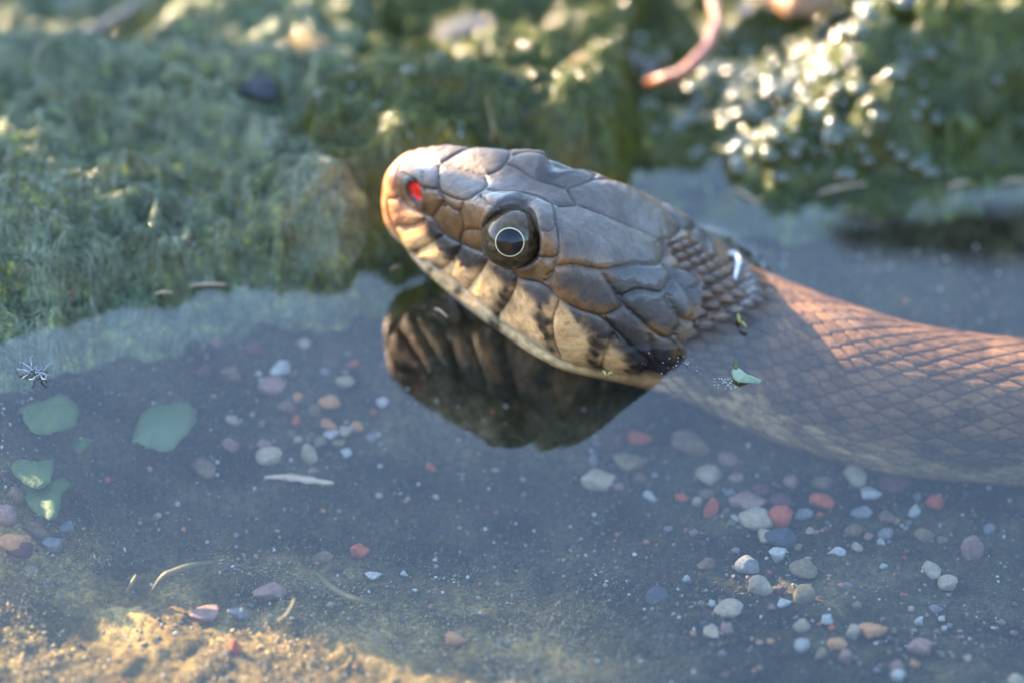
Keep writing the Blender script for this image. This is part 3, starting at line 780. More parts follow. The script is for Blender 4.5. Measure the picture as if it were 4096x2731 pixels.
M['fil_pale'] = simple_mat('pale_filaments', (.08, .115, .035), (.42, .44, .26), 160, .25, 0, coat=1.0, trans=.2)
M['fil_green'] = simple_mat('green_filaments', (.07, .10, .012), (.26, .27, .03), 120, .25, 0, coat=1.0, trans=.4)
M['bubble'] = simple_mat('wet_bubbles', (.020, .030, .006), (.06, .065, .010), 300, .15, 0, coat=1.0); M['bubble'].node_tree.nodes['Principled BSDF'].inputs['Coat Roughness'].default_value = .05; M['bubble'].node_tree.nodes['Principled BSDF'].inputs['Coat IOR'].default_value = 1.6
def ico(sub):
    bm = bmesh.new(); bmesh.ops.create_icosphere(bm, subdivisions=sub, radius=1); v = np.array([x.co[:] for x in bm.verts]); f = np.array([[q.index for q in t.verts] for t in bm.faces]); bm.free(); return v, f
def mound(zf, box, mat, fmat, nfil, seed, label, beads=None):
    x = np.arange(box[0], box[1], .5); y = np.arange(box[2], box[3], .5)
    gx, gy = np.meshgrid(x, y); gz = np.maximum(zf(gx, gy), -40)
    root = empty('algae_mound', ((box[0] + box[1]) / 2, (box[2] + box[3]) / 2, -20))
    child('mat', mesh_np('algae_mat', np.stack([gx, gy, gz], -1).reshape(-1, 3), grid_faces(len(y), len(x)), mat), root)
    Vf, Ff = filaments(zf, box, nfil, seed)
    tag(child('filaments', mesh_np('algae_filaments', Vf, Ff, fmat), root), kind='stuff')
    if beads:
        r = np.random.default_rng(seed + 50); v0, f0 = ico(2); nb = 0; Vb = []; Fb = []
        while nb < beads[0]:
            x1, y1 = r.normal(beads[1], beads[3]), r.normal(beads[2], beads[4]); z1 = float(zf(np.array([x1]), np.array([y1]))[0])
            if z1 < 1 or not (box[0] < x1 < box[1] and box[2] < y1 < box[3]): continue
            rad = float(np.exp(r.uniform(math.log(.4), math.log(beads[5])))); sq = r.uniform(.6, 1.1, 3)
            Vb.append(v0 * rad * sq + np.array([x1, y1, z1 - rad * .35])); Fb.append(f0 + nb * len(v0)); nb += 1
        tag(child('bubbles', mesh_np('algae_bubbles', np.vstack(Vb), np.vstack(Fb), M['bubble']), root), kind='stuff')
    return tag(root, label, 'algae')
mound(z_left, (-125, -10, -12, 128), M['algae'], M['fil_pale'], 20000, 1, 'pale wet algae mat left of the snake with yellow tufts at its front edge', (130, -64, 36, 16, 6, 1.1))
mound(z_mid, (-48, 34, 16, 128), M['algae2'], M['fil_green'], 11000, 2, 'rounded green algae hummock rising behind the snout of the snake', (90, -22, 54, 10, 6, 1.4))
mound(z_right, (0, 130, 34, 135), M['algae2'], M['fil_green'], 14000, 3, 'sunlit glittering algae mound beyond the neck of the snake', (800, 46, 70, 12, 13, 2.6))

# ------------------------------------------------------------------ unseen broad leaves added off to the left to lay shade over the pool
eu = np.array([-S_[1], S_[0], 0]); eu /= np.linalg.norm(eu); ev = np.cross(S_, eu); ev = ev * np.sign(ev[2])
M['leaf'] = simple_mat('shade_leaf', (.035, .075, .018), (.07, .13, .03), 60, .45, .3, .0006, trans=.2)
M['stem'] = simple_mat('shade_stem', (.06, .08, .025), (.10, .11, .04), 120, .5)
plant = empty('added_shade_plant', (-262, 196, float(bed_z(-262, 196))))
tag(plant, 'unseen broad-leaved shade plant added left of the algae', 'plant')
base = np.array([-262, 196, float(bed_z(-262, 196))])
for (cu, cv, ln, hw_, du, dv, t_) in [(29, -10, 52, 14, 1, -1, 262), (-9, 37, 21, 18, .3, 1, 275), (10, -48, 62, 21, 1, -1, 255), (-36, -4, 13, 10, 1, .3, 268), (2, -14, 13, 8, 1, -1, 280), (-20, 66, 40, 20, -1, .6, 290), (-62, -52, 40, 24, 1, -.5, 300), (60, -78, 40, 22, .6, -1, 250)]:
    dr = np.array([du, dv]) / math.hypot(du, dv); ctr = cu * eu + cv * ev + S_ * t_
    X1 = dr[0] * eu + dr[1] * ev; X2 = -dr[1] * eu + dr[0] * ev
    g = np.linspace(-1, 1, 25); w = np.linspace(-1, 1, 11); G, Wd = np.meshgrid(g, w, indexing='ij')
    prof = hw_ * np.clip(1 - np.abs(G) ** 2.6, 0.0, 1) ** .75 * (1 + .06 * np.sin(G * 17)) + .4
    Pl = ctr + (G * ln)[..., None] * X1 + (Wd * prof)[..., None] * X2 + (4 * Wd ** 2 - 6 * G ** 2 + .8 * np.sin(G * 22) * np.abs(Wd))[..., None] * S_
    top = Pl.reshape(-1, 3); bot = top - S_ * .5
    Fl = grid_faces(25, 11); Vl = np.vstack([top, bot]); Fl = np.vstack([Fl, Fl[:, ::-1] + 275])
    child('leaf', mesh_np('added_shade_leaf', Vl, Fl, M['leaf']), plant)
    a0 = ctr - X1 * ln if (ctr - X1 * ln)[2] < (ctr + X1 * ln)[2] else ctr + X1 * ln
    pt = spline([base, base * .5 + a0 * .5 + np.array([-30, 20, 8]), a0], 12)
    Vt, Ft = tube(pt, np.linspace(3.2, 1.4, 12), 7); o = tris_of(Vt, Ft, 'stem', M['stem'], plant); o.matrix_parent_inverse = Matrix.Translation(-plant.location)

# ------------------------------------------------------------------ pebbles on the bed
IV, IF = ico(3)
def pebble_shape(seed, angular):
    r = np.random.default_rng(seed); v = IV.copy()
    for _ in range(int(9 + angular * 9)):                      # chop flats
        n = r.normal(size=3); n /= np.linalg.norm(n); h = r.uniform(.42, .78) if angular else r.uniform(.62, .92)
        d = v @ n; v = v - np.outer(np.maximum(d - h, 0) * .92, n)
    v = v * (1 + .10 * noise(v[:, 0] * 1.6 + seed, v[:, 1] * 1.6, v[:, 2] * 1.6, seed=seed) + .06 * noise(v[:, 0] * 5, v[:, 1] * 5, v[:, 2] * 5, seed=seed + 9))[:, None]
    return v
PCOL = dict(cream=((.24, .18, .11), (.43, .34, .22)), white=((.28, .265, .225), (.48, .455, .39)), grey=((.12, .12, .115), (.25, .24, .22)), brown=((.10, .062, .035), (.22, .14, .08)),
            pink=((.18, .10, .075), (.34, .20, .145)), red=((.30, .065, .03), (.50, .13, .055)), maroon=((.075, .03, .028), (.15, .065, .055)), slate=((.035, .038, .042), (.08, .083, .088)),
            orange=((.32, .14, .05), (.55, .27, .11)), tan=((.12, .09, .045), (.25, .19, .10)))
PM = {k: simple_mat('pebble_' + k, a, b, 2600, .75, .8, .0005, spec=.2) for k, (a, b) in PCOL.items()}
shape_cache = {}
def pebble_mesh(col, var, ang):
    k = (col, var, ang)
    if k not in shape_cache: shape_cache[k] = mesh_np('pebble', pebble_shape(100 + var + 40 * ang, ang) * 1.0, IF, PM[col])
    return shape_cache[k]
def pebble(px, py, hw, hh, col, ang=1, rot=0., label=None, group=None, var=None, tilt=0.):
    hw *= 1.38 if ang else 1.15; hh *= 1.35 if ang else 1.12; P = on_bed(px, py); rx = hw * SPX; ry = .85 * rx
    rz = math.sqrt(max((hh * SPX) ** 2 - (ry * math.sin(TH)) ** 2, (.42 * rx) ** 2)) / math.cos(TH)
    o = obj('pebble', pebble_mesh(col, random.randrange(9) if var is None else var, ang))
    o.location = Vector((P[0], P[1], P[2] + rz * .5)) * .001; o.scale = (rx, ry, rz); o.rotation_euler = (0, tilt, rot)
    return tag(o, label, 'pebble', group)
ZA = lambda x, y: (2100 + x / 1.96, 1700 + y / 1.96, 1 / 1.96)
ZB = lambda x, y: (3100 + x / 1.684, 1800 + y / 1.684, 1 / 1.684)
ZC = lambda x, y: (1300 + x / 1.4253, 1631 + y / 1.4253, 1 / 1.4253)
ZD = lambda x, y: (x / 1.568, 900 + y / 1.568, 1 / 1.568)
ZE = lambda x, y: (x / 1.68, 1831 + y / 1.68, 1 / 1.68)
UNIQ = [
 (ZA, 570, 460, 132, 100, 'cream', 1, 'large cream angular stone on dark silt, the palest big stone below the chin'),
 (ZA, 530, 320, 44, 62, 'grey', 0, 'slim pale grey sliver leaning against the large cream angular stone'),
 (ZA, 735, 500, 55, 42, 'pink', 0, 'smooth pinkish pebble touching the large cream angular stone'),
 (ZA, 835, 335, 140, 68, 'tan', 1, 'flat tan slab of stone behind the large cream angular stone'),
 (ZA, 870, 125, 105, 45, 'red', 1, 'long reddish stone in the dark silt under the snake jaw'),
 (ZA, 720, 180, 75, 85, 'maroon', 1, 'dull red-brown block beside the long reddish stone'),
 (ZA, 1265, 190, 150, 118, 'brown', 1, 'biggest rounded brown stone lying against the snake belly'),
 (ZA, 1430, 425, 128, 88, 'cream', 1, 'yellowish angular stone in front of the biggest brown stone'),
 (ZA, 1590, 290, 72, 58, 'pink', 0, 'pinkish round pebble between the yellowish stone and the snake'),
 (ZA, 1660, 440, 70, 52, 'pink', 1, 'dusky pink stone right of the yellowish angular stone'),
 (ZA, 905, 425, 48, 38, 'brown', 0, 'small round brown pebble in front of the tan slab'),
 (ZA, 975, 572, 52, 42, 'white', 1, 'chalk white pebble with a green tinge on open silt'),
 (ZA, 1740, 620, 135, 80, 'pink', 1, 'pale mauve stone behind the oblong cream stone'),
 (ZA, 1820, 760, 135, 90, 'cream', 0, 'oblong cream stone leaning on the orange red disc'),
 (ZA, 2010, 755, 100, 92, 'red', 0, 'round orange red disc like a brick chip beside the oblong cream stone'),
 (ZA, 1635, 760, 42, 50, 'white', 1, 'small white stone touching the oblong cream stone'),
 (ZA, 1910, 890, 92, 45, 'cream', 0, 'narrow cream splinter in front of the orange red disc'),
 (ZA, 2000, 910, 120, 82, 'slate', 0, 'dark slate grey pebble under the narrow cream splinter'),
 (ZA, 1990, 1050, 75, 72, 'white', 1, 'blue white angular pebble in front of the dark slate pebble'),
 (ZA, 2170, 715, 70, 45, 'grey', 1, 'pale grey angular pebble right of the orange red disc'),
 (ZA, 2010, 605, 85, 55, 'maroon', 0, 'dark maroon stone behind the orange red disc'),
 (ZA, 1440, 720, 60, 85, 'red', 1, 'forked coral red chip standing left of the small white stone'),
 (ZA, 1350, 625, 42, 42, 'cream', 0, 'little round cream pebble above the forked coral chip'),
 (ZA, 1420, 570, 60, 50, 'brown', 0, 'brown pebble just behind the little round cream pebble'),
 (ZA, 1850, 530, 100, 60, 'maroon', 1, 'dusky red stone tucked behind the pale mauve stone'),
 (ZB, 535, 210, 88, 68, 'cream', 1, 'cream stone with dark pits touching the snake flank'),
 (ZB, 645, 320, 75, 55, 'white', 1, 'whitish lumpy stone in front of the pitted cream stone'),
 (ZB, 310, 365, 82, 42, 'red', 1, 'oblong salmon red stone left of the whitish lumpy stone'),
 (ZB, 300, 250, 72, 58, 'brown', 1, 'triangular brown stone behind the oblong salmon stone'),
 (ZB, 100, 240, 65, 55, 'pink', 1, 'pinkish tan stone close to the belly scales'),
 (ZB, 800, 240, 110, 40, 'maroon', 0, 'long maroon stone in the shade of the snake flank'),
 (ZB, 580, 432, 72, 40, 'grey', 1, 'flat grey chip in front of the whitish lumpy stone'),
 (ZB, 1060, 385, 62, 62, 'red', 1, 'orange red stone half buried in brown gravel'),
 (ZB, 745, 580, 50, 40, 'grey', 0, 'small pale grey bean-shaped pebble in the right gravel'),
 (ZB, 530, 560, 58, 45, 'brown', 0, 'reddish brown pebble left of the pale bean-shaped pebble'),
 (ZB, 400, 712, 62, 42, 'white', 1, 'cream white wedge pebble on green silt'),
 (ZB, 985, 600, 68, 60, 'tan', 1, 'olive tan block in the right gravel'),
 (ZB, 1445, 548, 42, 36, 'grey', 0, 'lone pale grey pebble on the open silt by the right gravel'),
 (ZB, 1318, 715, 72, 98, 'pink', 0, 'upright rosy quartz pebble standing on green silt'),
 (ZB, 1050, 835, 72, 52, 'cream', 1, 'creamy lumpy pebble near the rosy quartz pebble'),
 (ZB, 1165, 910, 70, 50, 'cream', 0, 'oval cream pebble in front of the creamy lumpy pebble'),
 (ZB, 200, 820, 95, 48, 'tan', 0, 'yellowish flat pebble in front of the cream white wedge'),
 (ZB, 660, 1240, 88, 60, 'orange', 1, 'bright orange wedge pebble in the front gravel'),
 (ZB, 530, 1245, 48, 48, 'cream', 0, 'cream pebble touching the bright orange wedge'),
 (ZB, 410, 1315, 62, 36, 'orange', 0, 'salmon orange flat pebble left of the orange wedge'),
 (ZB, 180, 1345, 46, 52, 'white', 0, 'brightest white pebble in the front gravel'),
 (ZB, 180, 1200, 52, 46, 'cream', 0, 'off-white pebble behind the brightest white pebble'),
 (ZB, 970, 1175, 34, 36, 'white', 1, 'single small white pebble on the green silt'),
 (ZB, 200, 1010, 75, 70, 'tan', 0, 'large mossy tan stone in the front gravel'),
 (ZB, 475, 1410, 46, 46, 'pink', 0, 'pale pink pebble near the front edge of the gravel'),
 (ZB, 835, 1530, 46, 40, 'white', 0, 'whitish pebble by the front edge of the pool'),
 (ZB, 1630, 1560, 60, 40, 'cream', 0, 'pale cream stone at the front right of the pool floor'),
 (ZA, 1840, 1310, 88, 80, 'cream', 1, 'cream pyramid-shaped stone in the front gravel'),
 (ZA, 1600, 1455, 105, 62, 'cream', 0, 'oblong sandy stone left of the mossy tan stone'),
 (ZA, 1750, 1130, 95, 75, 'grey', 0, 'grey mossy stone in the middle of the front gravel'),
 (ZA, 1265, 1215, 30, 28, 'white', 0, 'tiny round white pebble left of the grey mossy stone'),
 (ZC, 200, 835, 52, 52, 'red', 1, 'salmon red chip standing alone on the olive silt'),
 (ZC, 600, 350, 30, 26, 'red', 1, 'small red crumb on silt below the dark reflection'),
 (ZC, 985, 612, 20, 24, 'red', 1, 'tiny crimson chip on the olive silt'),
 (ZC, 280, 970, 48, 30, 'white', 1, 'white and tan chip in front of the salmon red chip'),
 (ZC, 635, 515, 30, 22, 'cream', 0, 'small cream pebble on bare silt'),
 (ZC, 745, 1345, 62, 48, 'orange', 1, 'orange pebble glowing in the sunlit shallows'),
 (ZE, 1825, 930, 105, 78, 'pink', 1, 'salmon pink stone beside a hollow near the sunlit shallows'),
 (ZE, 1390, 1075, 110, 62, 'pink', 1, 'rosy slab stone at the rim of the sunlit shallows'),
 (ZE, 1610, 1075, 62, 58, 'grey', 1, 'square pale grey chip right of the rosy slab'),
 (ZE, 1585, 1310, 34, 62, 'red', 0, 'scarlet pebble in the sunlit shallows'),
 (ZE, 2160, 685, 72, 40, 'brown', 1, 'rusty brown pair-shaped pebble on the olive silt'),
 (ZE, 365, 625, 75, 70, 'grey', 1, 'lilac grey angular stone near the pointed green leaf'),
 (ZE, 255, 520, 72, 65, 'brown', 1, 'tan brown stone behind the lilac grey stone'),
 (ZE, 60, 590, 115, 52, 'orange', 1, 'orange tan slab at the left rim of the pool floor'),
 (ZE, 110, 285, 72, 68, 'brown', 0, 'reddish rounded stone under the pointed green leaf'),
 (ZE, 40, 410, 90, 70, 'pink', 0, 'dusky pink boulder stone behind the orange tan slab'),
 (ZE, 200, 780, 62, 45, 'tan', 0, 'mossy tan stone in front of the lilac grey stone'),
 (ZE, 110, 650, 90, 70, 'maroon', 1, 'dark plum stone in front of the orange tan slab'),
 (ZE, 1195, 315, 27, 19, 'white', 0, 'solitary bright white pebble on dark silt'),
 (ZE, 1365, 95, 95, 60, 'brown', 1, 'reddish brown angular stone between leaf and gravel'),
 (ZE, 1060, 392, 27, 14, 'cream', 0, 'thin cream chip near the solitary white pebble'),
 (ZE, 540, 478, 30, 19, 'orange', 0, 'honey coloured pebble on the left silt'),
 (ZD, 1690, 1465, 85, 55, 'cream', 0, 'sandy rounded pebble behind the weathered wood chip'),
 (ZD, 1940, 1480, 52, 60, 'cream', 1, 'pale two-tone pebble beside the sandy rounded pebble'),
 (ZD, 1430, 1400, 55, 50, 'pink', 1, 'pinkish stone left of the sandy rounded pebble'),
 (ZD, 1720, 1020, 90, 50, 'pink', 0, 'hazy pink pebble deep beside the dark reflection'),
 (ZD, 2070, 1120, 70, 42, 'orange', 0, 'orange tan pebble in the hazy gravel under the snout'),
 (ZD, 2050, 1270, 52, 42, 'orange', 1, 'light orange chip in the hazy gravel under the snout'),
 (ZD, 1800, 1160, 62, 50, 'brown', 0, 'brick brown pebble in the hazy gravel under the snout'),
 (ZD, 1460, 980, 60, 75, 'brown', 1, 'dim brown stone in the hazy gravel near the left algae'),
 (ZD, 1590, 810, 62, 62, 'maroon', 0, 'deep dim maroon stone near the foot of the algae'),
 (ZD, 2160, 990, 55, 36, 'cream', 0, 'dim cream pebble left of the dark reflection'),
]
for fr, x, y, hw, hh, col, ang, lab in UNIQ:
    X0, Y0, k = fr(x, y)
    pebble(X0, Y0, hw * k, hh * k, col, ang, random.uniform(-.5, .5), lab)
# look-alikes strewn in the gravel
ZONES = [('in the gravel below the snake body', [(3150, 2120, 420, 170), (3000, 2000, 300, 120), (3550, 2130, 260, 130)], 70, 1.0),
         ('in the front gravel right of the sunlit shallows', [(3150, 2520, 450, 150), (3650, 2560, 380, 130), (2800, 2480, 200, 120)], 80, .9),
         ('in the hazy gravel under the snout', [(1150, 1600, 260, 190), (1350, 1780, 200, 120)], 46, 1.3),
         ('among the stones left of the pointed leaf', [(110, 2150, 130, 140)], 14, 1.2),
         ('strewn on the olive silt in front of the snake', [(1700, 2150, 900, 260), (2350, 1900, 300, 120), (900, 2150, 500, 200)], 60, .55)]
CN = dict(cream='cream', white='white', grey='grey', brown='brown', pink='pinkish', red='brick red', maroon='maroon', slate='slate grey', orange='orange', tan='olive tan')
import re
SHORT = [(fr(x, y)[0], fr(x, y)[1], re.split(r' (?:whose|that|on|in|beside|behind|under|lying|leaning|touching|between|right|left|just|with|near|close|by|at|standing|tucked|half|like|glowing|deep|of) ', l_.split(',')[0])[0]) for fr, x, y, hw, hh, c_, a_, l_ in UNIQ]
taken = [(fr(x, y)[0], fr(x, y)[1], hw * fr(0, 0)[2]) for fr, x, y, hw, hh, c_, a_, l_ in UNIQ]
for zone, blobs, n, sc_ in ZONES:
    k = 0; tries = 0
    while k < n and tries < 4000:
        tries += 1
        b = random.choice(blobs); x = random.gauss(b[0], b[2] * .62); y = random.gauss(b[1], b[3] * .62)
        hw = min(max(random.lognormvariate(2.75, .5) * sc_, 9), 52)
        if x < -40 or x > 4140 or y > 2780: continue
        if any(math.hypot((x - t[0]), (y - t[1]) * 1.5) < (hw + t[2]) * .8 for t in taken): continue
        edge_y = np.interp(x, [1500, 2300, 2600, 3000, 3500, 4096], [1450, 1600, 1680, 1810, 1920, 1980])
        if x > 1600 and y < edge_y + 20: continue
        col = random.choices(list(CN), [20, 12, 12, 16, 14, 5, 5, 5, 6, 12])[0]
        taken.append((x, y, hw)); k += 1
        near_ = min(SHORT, key=lambda t: math.hypot(t[0] - x, (t[1] - y) * 1.6)); ang = 1 if random.random() < .65 else 0
        size = 'tiny' if hw < 13 else 'small' if hw < 24 else 'medium'; shp = 'angular' if ang else 'rounded'
        pebble(x, y, hw, hw * random.uniform(.62, .9), col, ang, random.uniform(0, 6.28),
               ' '.join(('%s %s %s pebble next to the %s' % (size, shp, CN[col], near_[2])).split()[:16]), 'pebbles strewn over the pool floor')

# grit and tufts that nobody could count
def scatter_bits(name, n, rlo, rhi, mat, seed, dens):
    r = np.random.default_rng(seed); v0, f0 = ico(1)
    x = r.uniform(-100, 100, n); y = r.uniform(-75, 42, n); k = dens(x, y) > r.uniform(0, 1, n); x, y = x[k], y[k]; n = len(x)
    rad = np.exp(r.uniform(math.log(rlo), math.log(rhi), n)); z = bed_z(x, y) + rad * .2
    sc3 = r.uniform(.6, 1.2, (n, 1, 3)) * rad[:, None, None]
    V = v0[None] * (1 + .3 * r.uniform(-1, 1, (n, len(v0), 1))) * sc3 + np.stack([x, y, z], -1)[:, None]
    F3 = (f0[None] + (np.arange(n) * len(v0))[:, None, None]).reshape(-1, 3)
    c = np.repeat(r.choice([0, 1, 2, 3, 4], n, p=[.3, .25, .2, .1, .15])[:, None], len(v0), 1).ravel()
    pal = np.array([[.22, .17, .10], [.13, .11, .08], [.07, .06, .04], [.30, .12, .05], [.40, .37, .31]])
    o = obj(name, mesh_np(name, V.reshape(-1, 3), F3, mat, smooth_=False, col=pal[c])); return o
def attr_mat(name, rough=.7):
    m, N, L, P = mat_new(name); at = N.new('ShaderNodeAttribute'); at.attribute_name = 'Col'; L.new(at.outputs['Color'], P.inputs['Base Color']); P.inputs['Roughness'].default_value = rough; return m
M['grit'] = attr_mat('grit')
dn = lambda x, y: .35 + .6 * smooth(noise(x / 14, y / 14, seed=130), -.1, .5)
tag(scatter_bits('grit', 6500, .14, .50, M['grit'], 5, dn), 'fine pale and rusty grit strewn over the silt', 'grit', kind='stuff')
def silt_tufts(n, seed):
    r = np.random.default_rng(seed); x = r.uniform(-98, 98, n); y = r.uniform(-75, 45, n)
    k = smooth(noise(x / 20, y / 20, seed=140) + .5 * noise(x / 7, y / 7, seed=141), -.35, .25) > r.uniform(0, 1, n); x, y = x[k], y[k]; n = len(x)
    z = bed_z(x, y); m = 4; h = r.uniform(.10, .50, n) * (1 + .7 * smooth(noise(x / 11, y / 11, seed=146), 0, .6)); th = r.uniform(0, 2 * np.pi, n); lean = r.uniform(.1, .9, n) * h; w = r.uniform(.16, .42, n)
    V = np.zeros((n, m, 2, 3))
    for q in range(m):
        t = q / (m - 1)
        cx_ = x + np.cos(th) * lean * t * t + .15 * np.sin(7 * t + th); cy_ = y + np.sin(th) * lean * t * t; cz = z + h * t - .1
        ww = w * (1 - .8 * t)
        V[:, q, 0] = np.stack([cx_ - np.sin(th) * ww, cy_ + np.cos(th) * ww, cz], -1); V[:, q, 1] = np.stack([cx_ + np.sin(th) * ww, cy_ - np.cos(th) * ww, cz], -1)
    f0 = grid_faces(m, 2); Fq = (f0[None] + (np.arange(n) * m * 2)[:, None, None]).reshape(-1, 4)
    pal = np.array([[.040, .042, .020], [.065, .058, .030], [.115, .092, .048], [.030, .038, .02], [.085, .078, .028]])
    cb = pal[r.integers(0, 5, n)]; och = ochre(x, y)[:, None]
    cb = cb * (1 - och) + och * np.array([.42, .30, .13]) * r.uniform(.6, 1.3, (n, 1))  # ochre tufts coloured lighter to strengthen the sunlit patch
    c = np.repeat(cb[:, None], m * 2, 1).reshape(-1, 3)
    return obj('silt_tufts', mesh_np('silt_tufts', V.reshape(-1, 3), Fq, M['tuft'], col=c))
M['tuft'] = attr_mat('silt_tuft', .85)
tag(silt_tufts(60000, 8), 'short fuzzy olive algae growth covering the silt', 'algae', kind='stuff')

# ------------------------------------------------------------------ leaves, twigs, husks and other scraps
def on_surf(px, py, zf, lift=0.):
    z = 8.0
    for _ in range(14):
        P = unproj(px, py, z); z = .5 * z + .5 * float(zf(np.array([P[0]]), np.array([P[1]]))[0])
    return unproj(px, py, z + lift)
def blade(outline, z, name, mat, label, cat, group=None, dome=1.2, thick=.18, slope=0.0):
    """a leaf of real thickness from its outline (pixels) lying near height z"""
    if z is None: z = float(on_bed(*np.mean(outline, axis=0))[2]) + 2.2
    q = np.array([unproj(x, y, z) for x, y in outline]); n = 5 * len(q)
    Q = np.vstack([q, q[:1], q[1:2]]); t = spline(np.vstack([q[-1:], Q]), 5 * (len(Q)) + 1)[5:5 + n]
    t = t + (t - t.mean(0)) * (.05 * noise(np.arange(n) * .55, np.zeros(n) + z, seed=9) + .03 * np.sin(np.arange(n) * 2.1))[:, None]
    c = t.mean(0); rings = [c + (t - c) * k for k in (1, .8, .55, .28)]
    V = []
    for k, rg in zip((1, .8, .55, .28), rings):
        a = rg.copy(); a[:, 2] += dome * (1 - k ** 2) + slope * (a[:, 1] - c[1]) + .35 * np.sin(a[:, 0] * .9) * k; V.append(a)
    V = np.vstack(V + [c[None] + np.array([0, 0, dome])])
    m = n; fs = []
    for r_i in range(3):
        for j in range(m): fs.append((r_i * m + j, r_i * m + (j + 1) % m, (r_i + 1) * m + (j + 1) % m, (r_i + 1) * m + j))
    for j in range(m): fs.append((3 * m + j, 3 * m + (j + 1) % m, 4 * m))
    N0 = len(V); V2 = np.vstack([V, V - np.array([0, 0, thick])])
    fs2 = fs + [tuple(x + N0 for x in f[::-1]) for f in fs] + [(j, j + N0, (j + 1) % m + N0, (j + 1) % m) for j in range(m)]
    me = bpy.data.meshes.new(name); me.from_pydata([tuple((v - c) * .001) for v in V2], [], fs2); me.validate()
    bm = bmesh.new(); bm.from_mesh(me); bmesh.ops.recalc_face_normals(bm, faces=bm.faces); bm.to_mesh(me); bm.free()
    me.polygons.foreach_set('use_smooth', np.ones(len(me.polygons), bool)); me.materials.append(mat)
    o = obj(name, me, None, c); return tag(o, label, cat, group)
M['wetleaf'] = simple_mat('sunken_leaf', (.034, .072, .012), (.085, .135, .024), 420, .6, .6, .0006, trans=.15)
M['dimleaf'] = simple_mat('deep_leaf', (.04, .07, .02), (.065, .11, .03), 130, .6, .3, .0003)
blade([(85, 1650), (130, 1600), (200, 1588), (262, 1580), (312, 1622), (303, 1690), (250, 1722), (190, 1736), (120, 1712)], None, 'green_leaf', M['wetleaf'], 'rounded bright green leaf sunk below the white rootlet', 'leaf')
blade([(285, 1772), (330, 1764), (376, 1760), (345, 1786), (312, 1806)], None, 'green_leaf', M['wetleaf'], 'smallest green leaf scrap right under the rounded sunken leaf', 'leaf')
blade([(50, 1862), (90, 1836), (150, 1842), (210, 1838), (212, 1885), (195, 1935), (140, 1945), (80, 1925), (48, 1890)], None, 'green_leaf', M['wetleaf'], 'heart-shaped green leaf lying over the reddish stones', 'leaf')
blade([(92, 1935), (150, 1945), (200, 1928), (250, 1912), (282, 1938), (248, 1975), (240, 2025), (214, 2086), (150, 2050), (98, 1990)], None, 'green_leaf', M['wetleaf'], 'pointed green leaf hanging below the heart-shaped leaf', 'leaf')
blade([(530, 1745), (585, 1645), (700, 1600), (782, 1640), (775, 1705), (690, 1790), (600, 1792), (545, 1775)], None, 'green_leaf', M['dimleaf'], 'broad dim green leaf resting deep on the pool floor', 'leaf')

def stick(pts, rad, name, mat, label, cat, n=24, k=8, wob=.0, group=None):
    P = spline(pts, n)
    if wob: P = P + wob * np.stack([noise(np.arange(n) * .45, np.zeros(n), seed=len(pts) * 7 + q) for q in (1, 2, 3)], -1)
    rr = np.interp(np.linspace(0, 1, n), np.linspace(0, 1, len(rad) if hasattr(rad, '__len__') else 1), rad if hasattr(rad, '__len__') else [rad])
    rr = rr * (1 + .10 * noise(np.arange(n) * .8, np.ones(n), seed=77))
    Vt, Ft = tube(P, rr, k); c = P[len(P) // 2]
    return tag(tris_of(Vt, Ft, name, mat, None, None, c), label, cat, group)
M['twig'] = simple_mat('red_twig', (.13, .04, .018), (.30, .11, .05), 250, .3, .6, .0005, coat=.7)
M['gtwig'] = simple_mat('grey_twig', (.05, .055, .07), (.12, .12, .13), 250, .4, .6, .0005, coat=.4)
M['straw'] = simple_mat('straw', (.32, .22, .13), (.50, .37, .24), 300, .5, .4, .0003)
M['root'] = simple_mat('rootlet', (.22, .23, .25), (.40, .41, .43), 300, .4, .2, .0002)
M['moss_wood'] = simple_mat('mossy_wood', (.020, .030, .008), (.060, .065, .018), 120, .7, .8, .001)
M['husk'] = simple_mat('husk', (.22, .20, .04), (.38, .34, .09), 400, .4, .3, .0002)
M['weed'] = simple_mat('ochre_weed', (.085, .068, .02), (.15, .115, .035), 200, .6, .4, .0003)
M['dead'] = simple_mat('dead_leaf', (.16, .065, .02), (.34, .16, .055), 90, .4, .4, .0005, coat=.3, trans=.2)
U3 = lambda L_: [unproj(x, y, z) for x, y, z in L_]
stick([on_surf(2560, 330, z_right, 1), unproj(2650, 320, 8), unproj(2760, 265, 10), unproj(2840, 170, 11), unproj(2865, 90, 12), unproj(2850, -40, 13), unproj(2800, -160, 10)], [.7, 1.1, 1.25, 1.2, 1.0, .9, .7], 'twig', M['twig'], 'curved wet reddish brown twig lying between the algae hummocks', 'twig', wob=.5)
stick([unproj(-120, 300, 4), unproj(60, 235, 5), unproj(230, 165, 6), unproj(390, 120, 6.5), unproj(560, 30, 8), unproj(640, -60, 9)], [.5, .75, .8, .8, .7, .6], 'twig', M['gtwig'], 'thin blue grey twig crossing the dark hollow behind the left algae', 'twig', wob=.5)
stick([unproj(278, 1165, 1.5), unproj(295, 1240, -2), unproj(315, 1310, -6), unproj(350, 1378, -9)], [.55, .75, .6, .25], 'stem', M['twig'], 'short pale red stem dipping into the water below the left algae', 'stem', wob=.2)
stick([on_surf(1950, 380, z_mid, .6), on_surf(1958, 450, z_mid, .8), on_surf(1975, 520, z_mid, .9), on_surf(1962, 575, z_mid, .5)], [.28, .35, .35, .2], 'green_shoot', M['weed'], 'bright green forked algae strand hanging on the hummock face', 'strand')
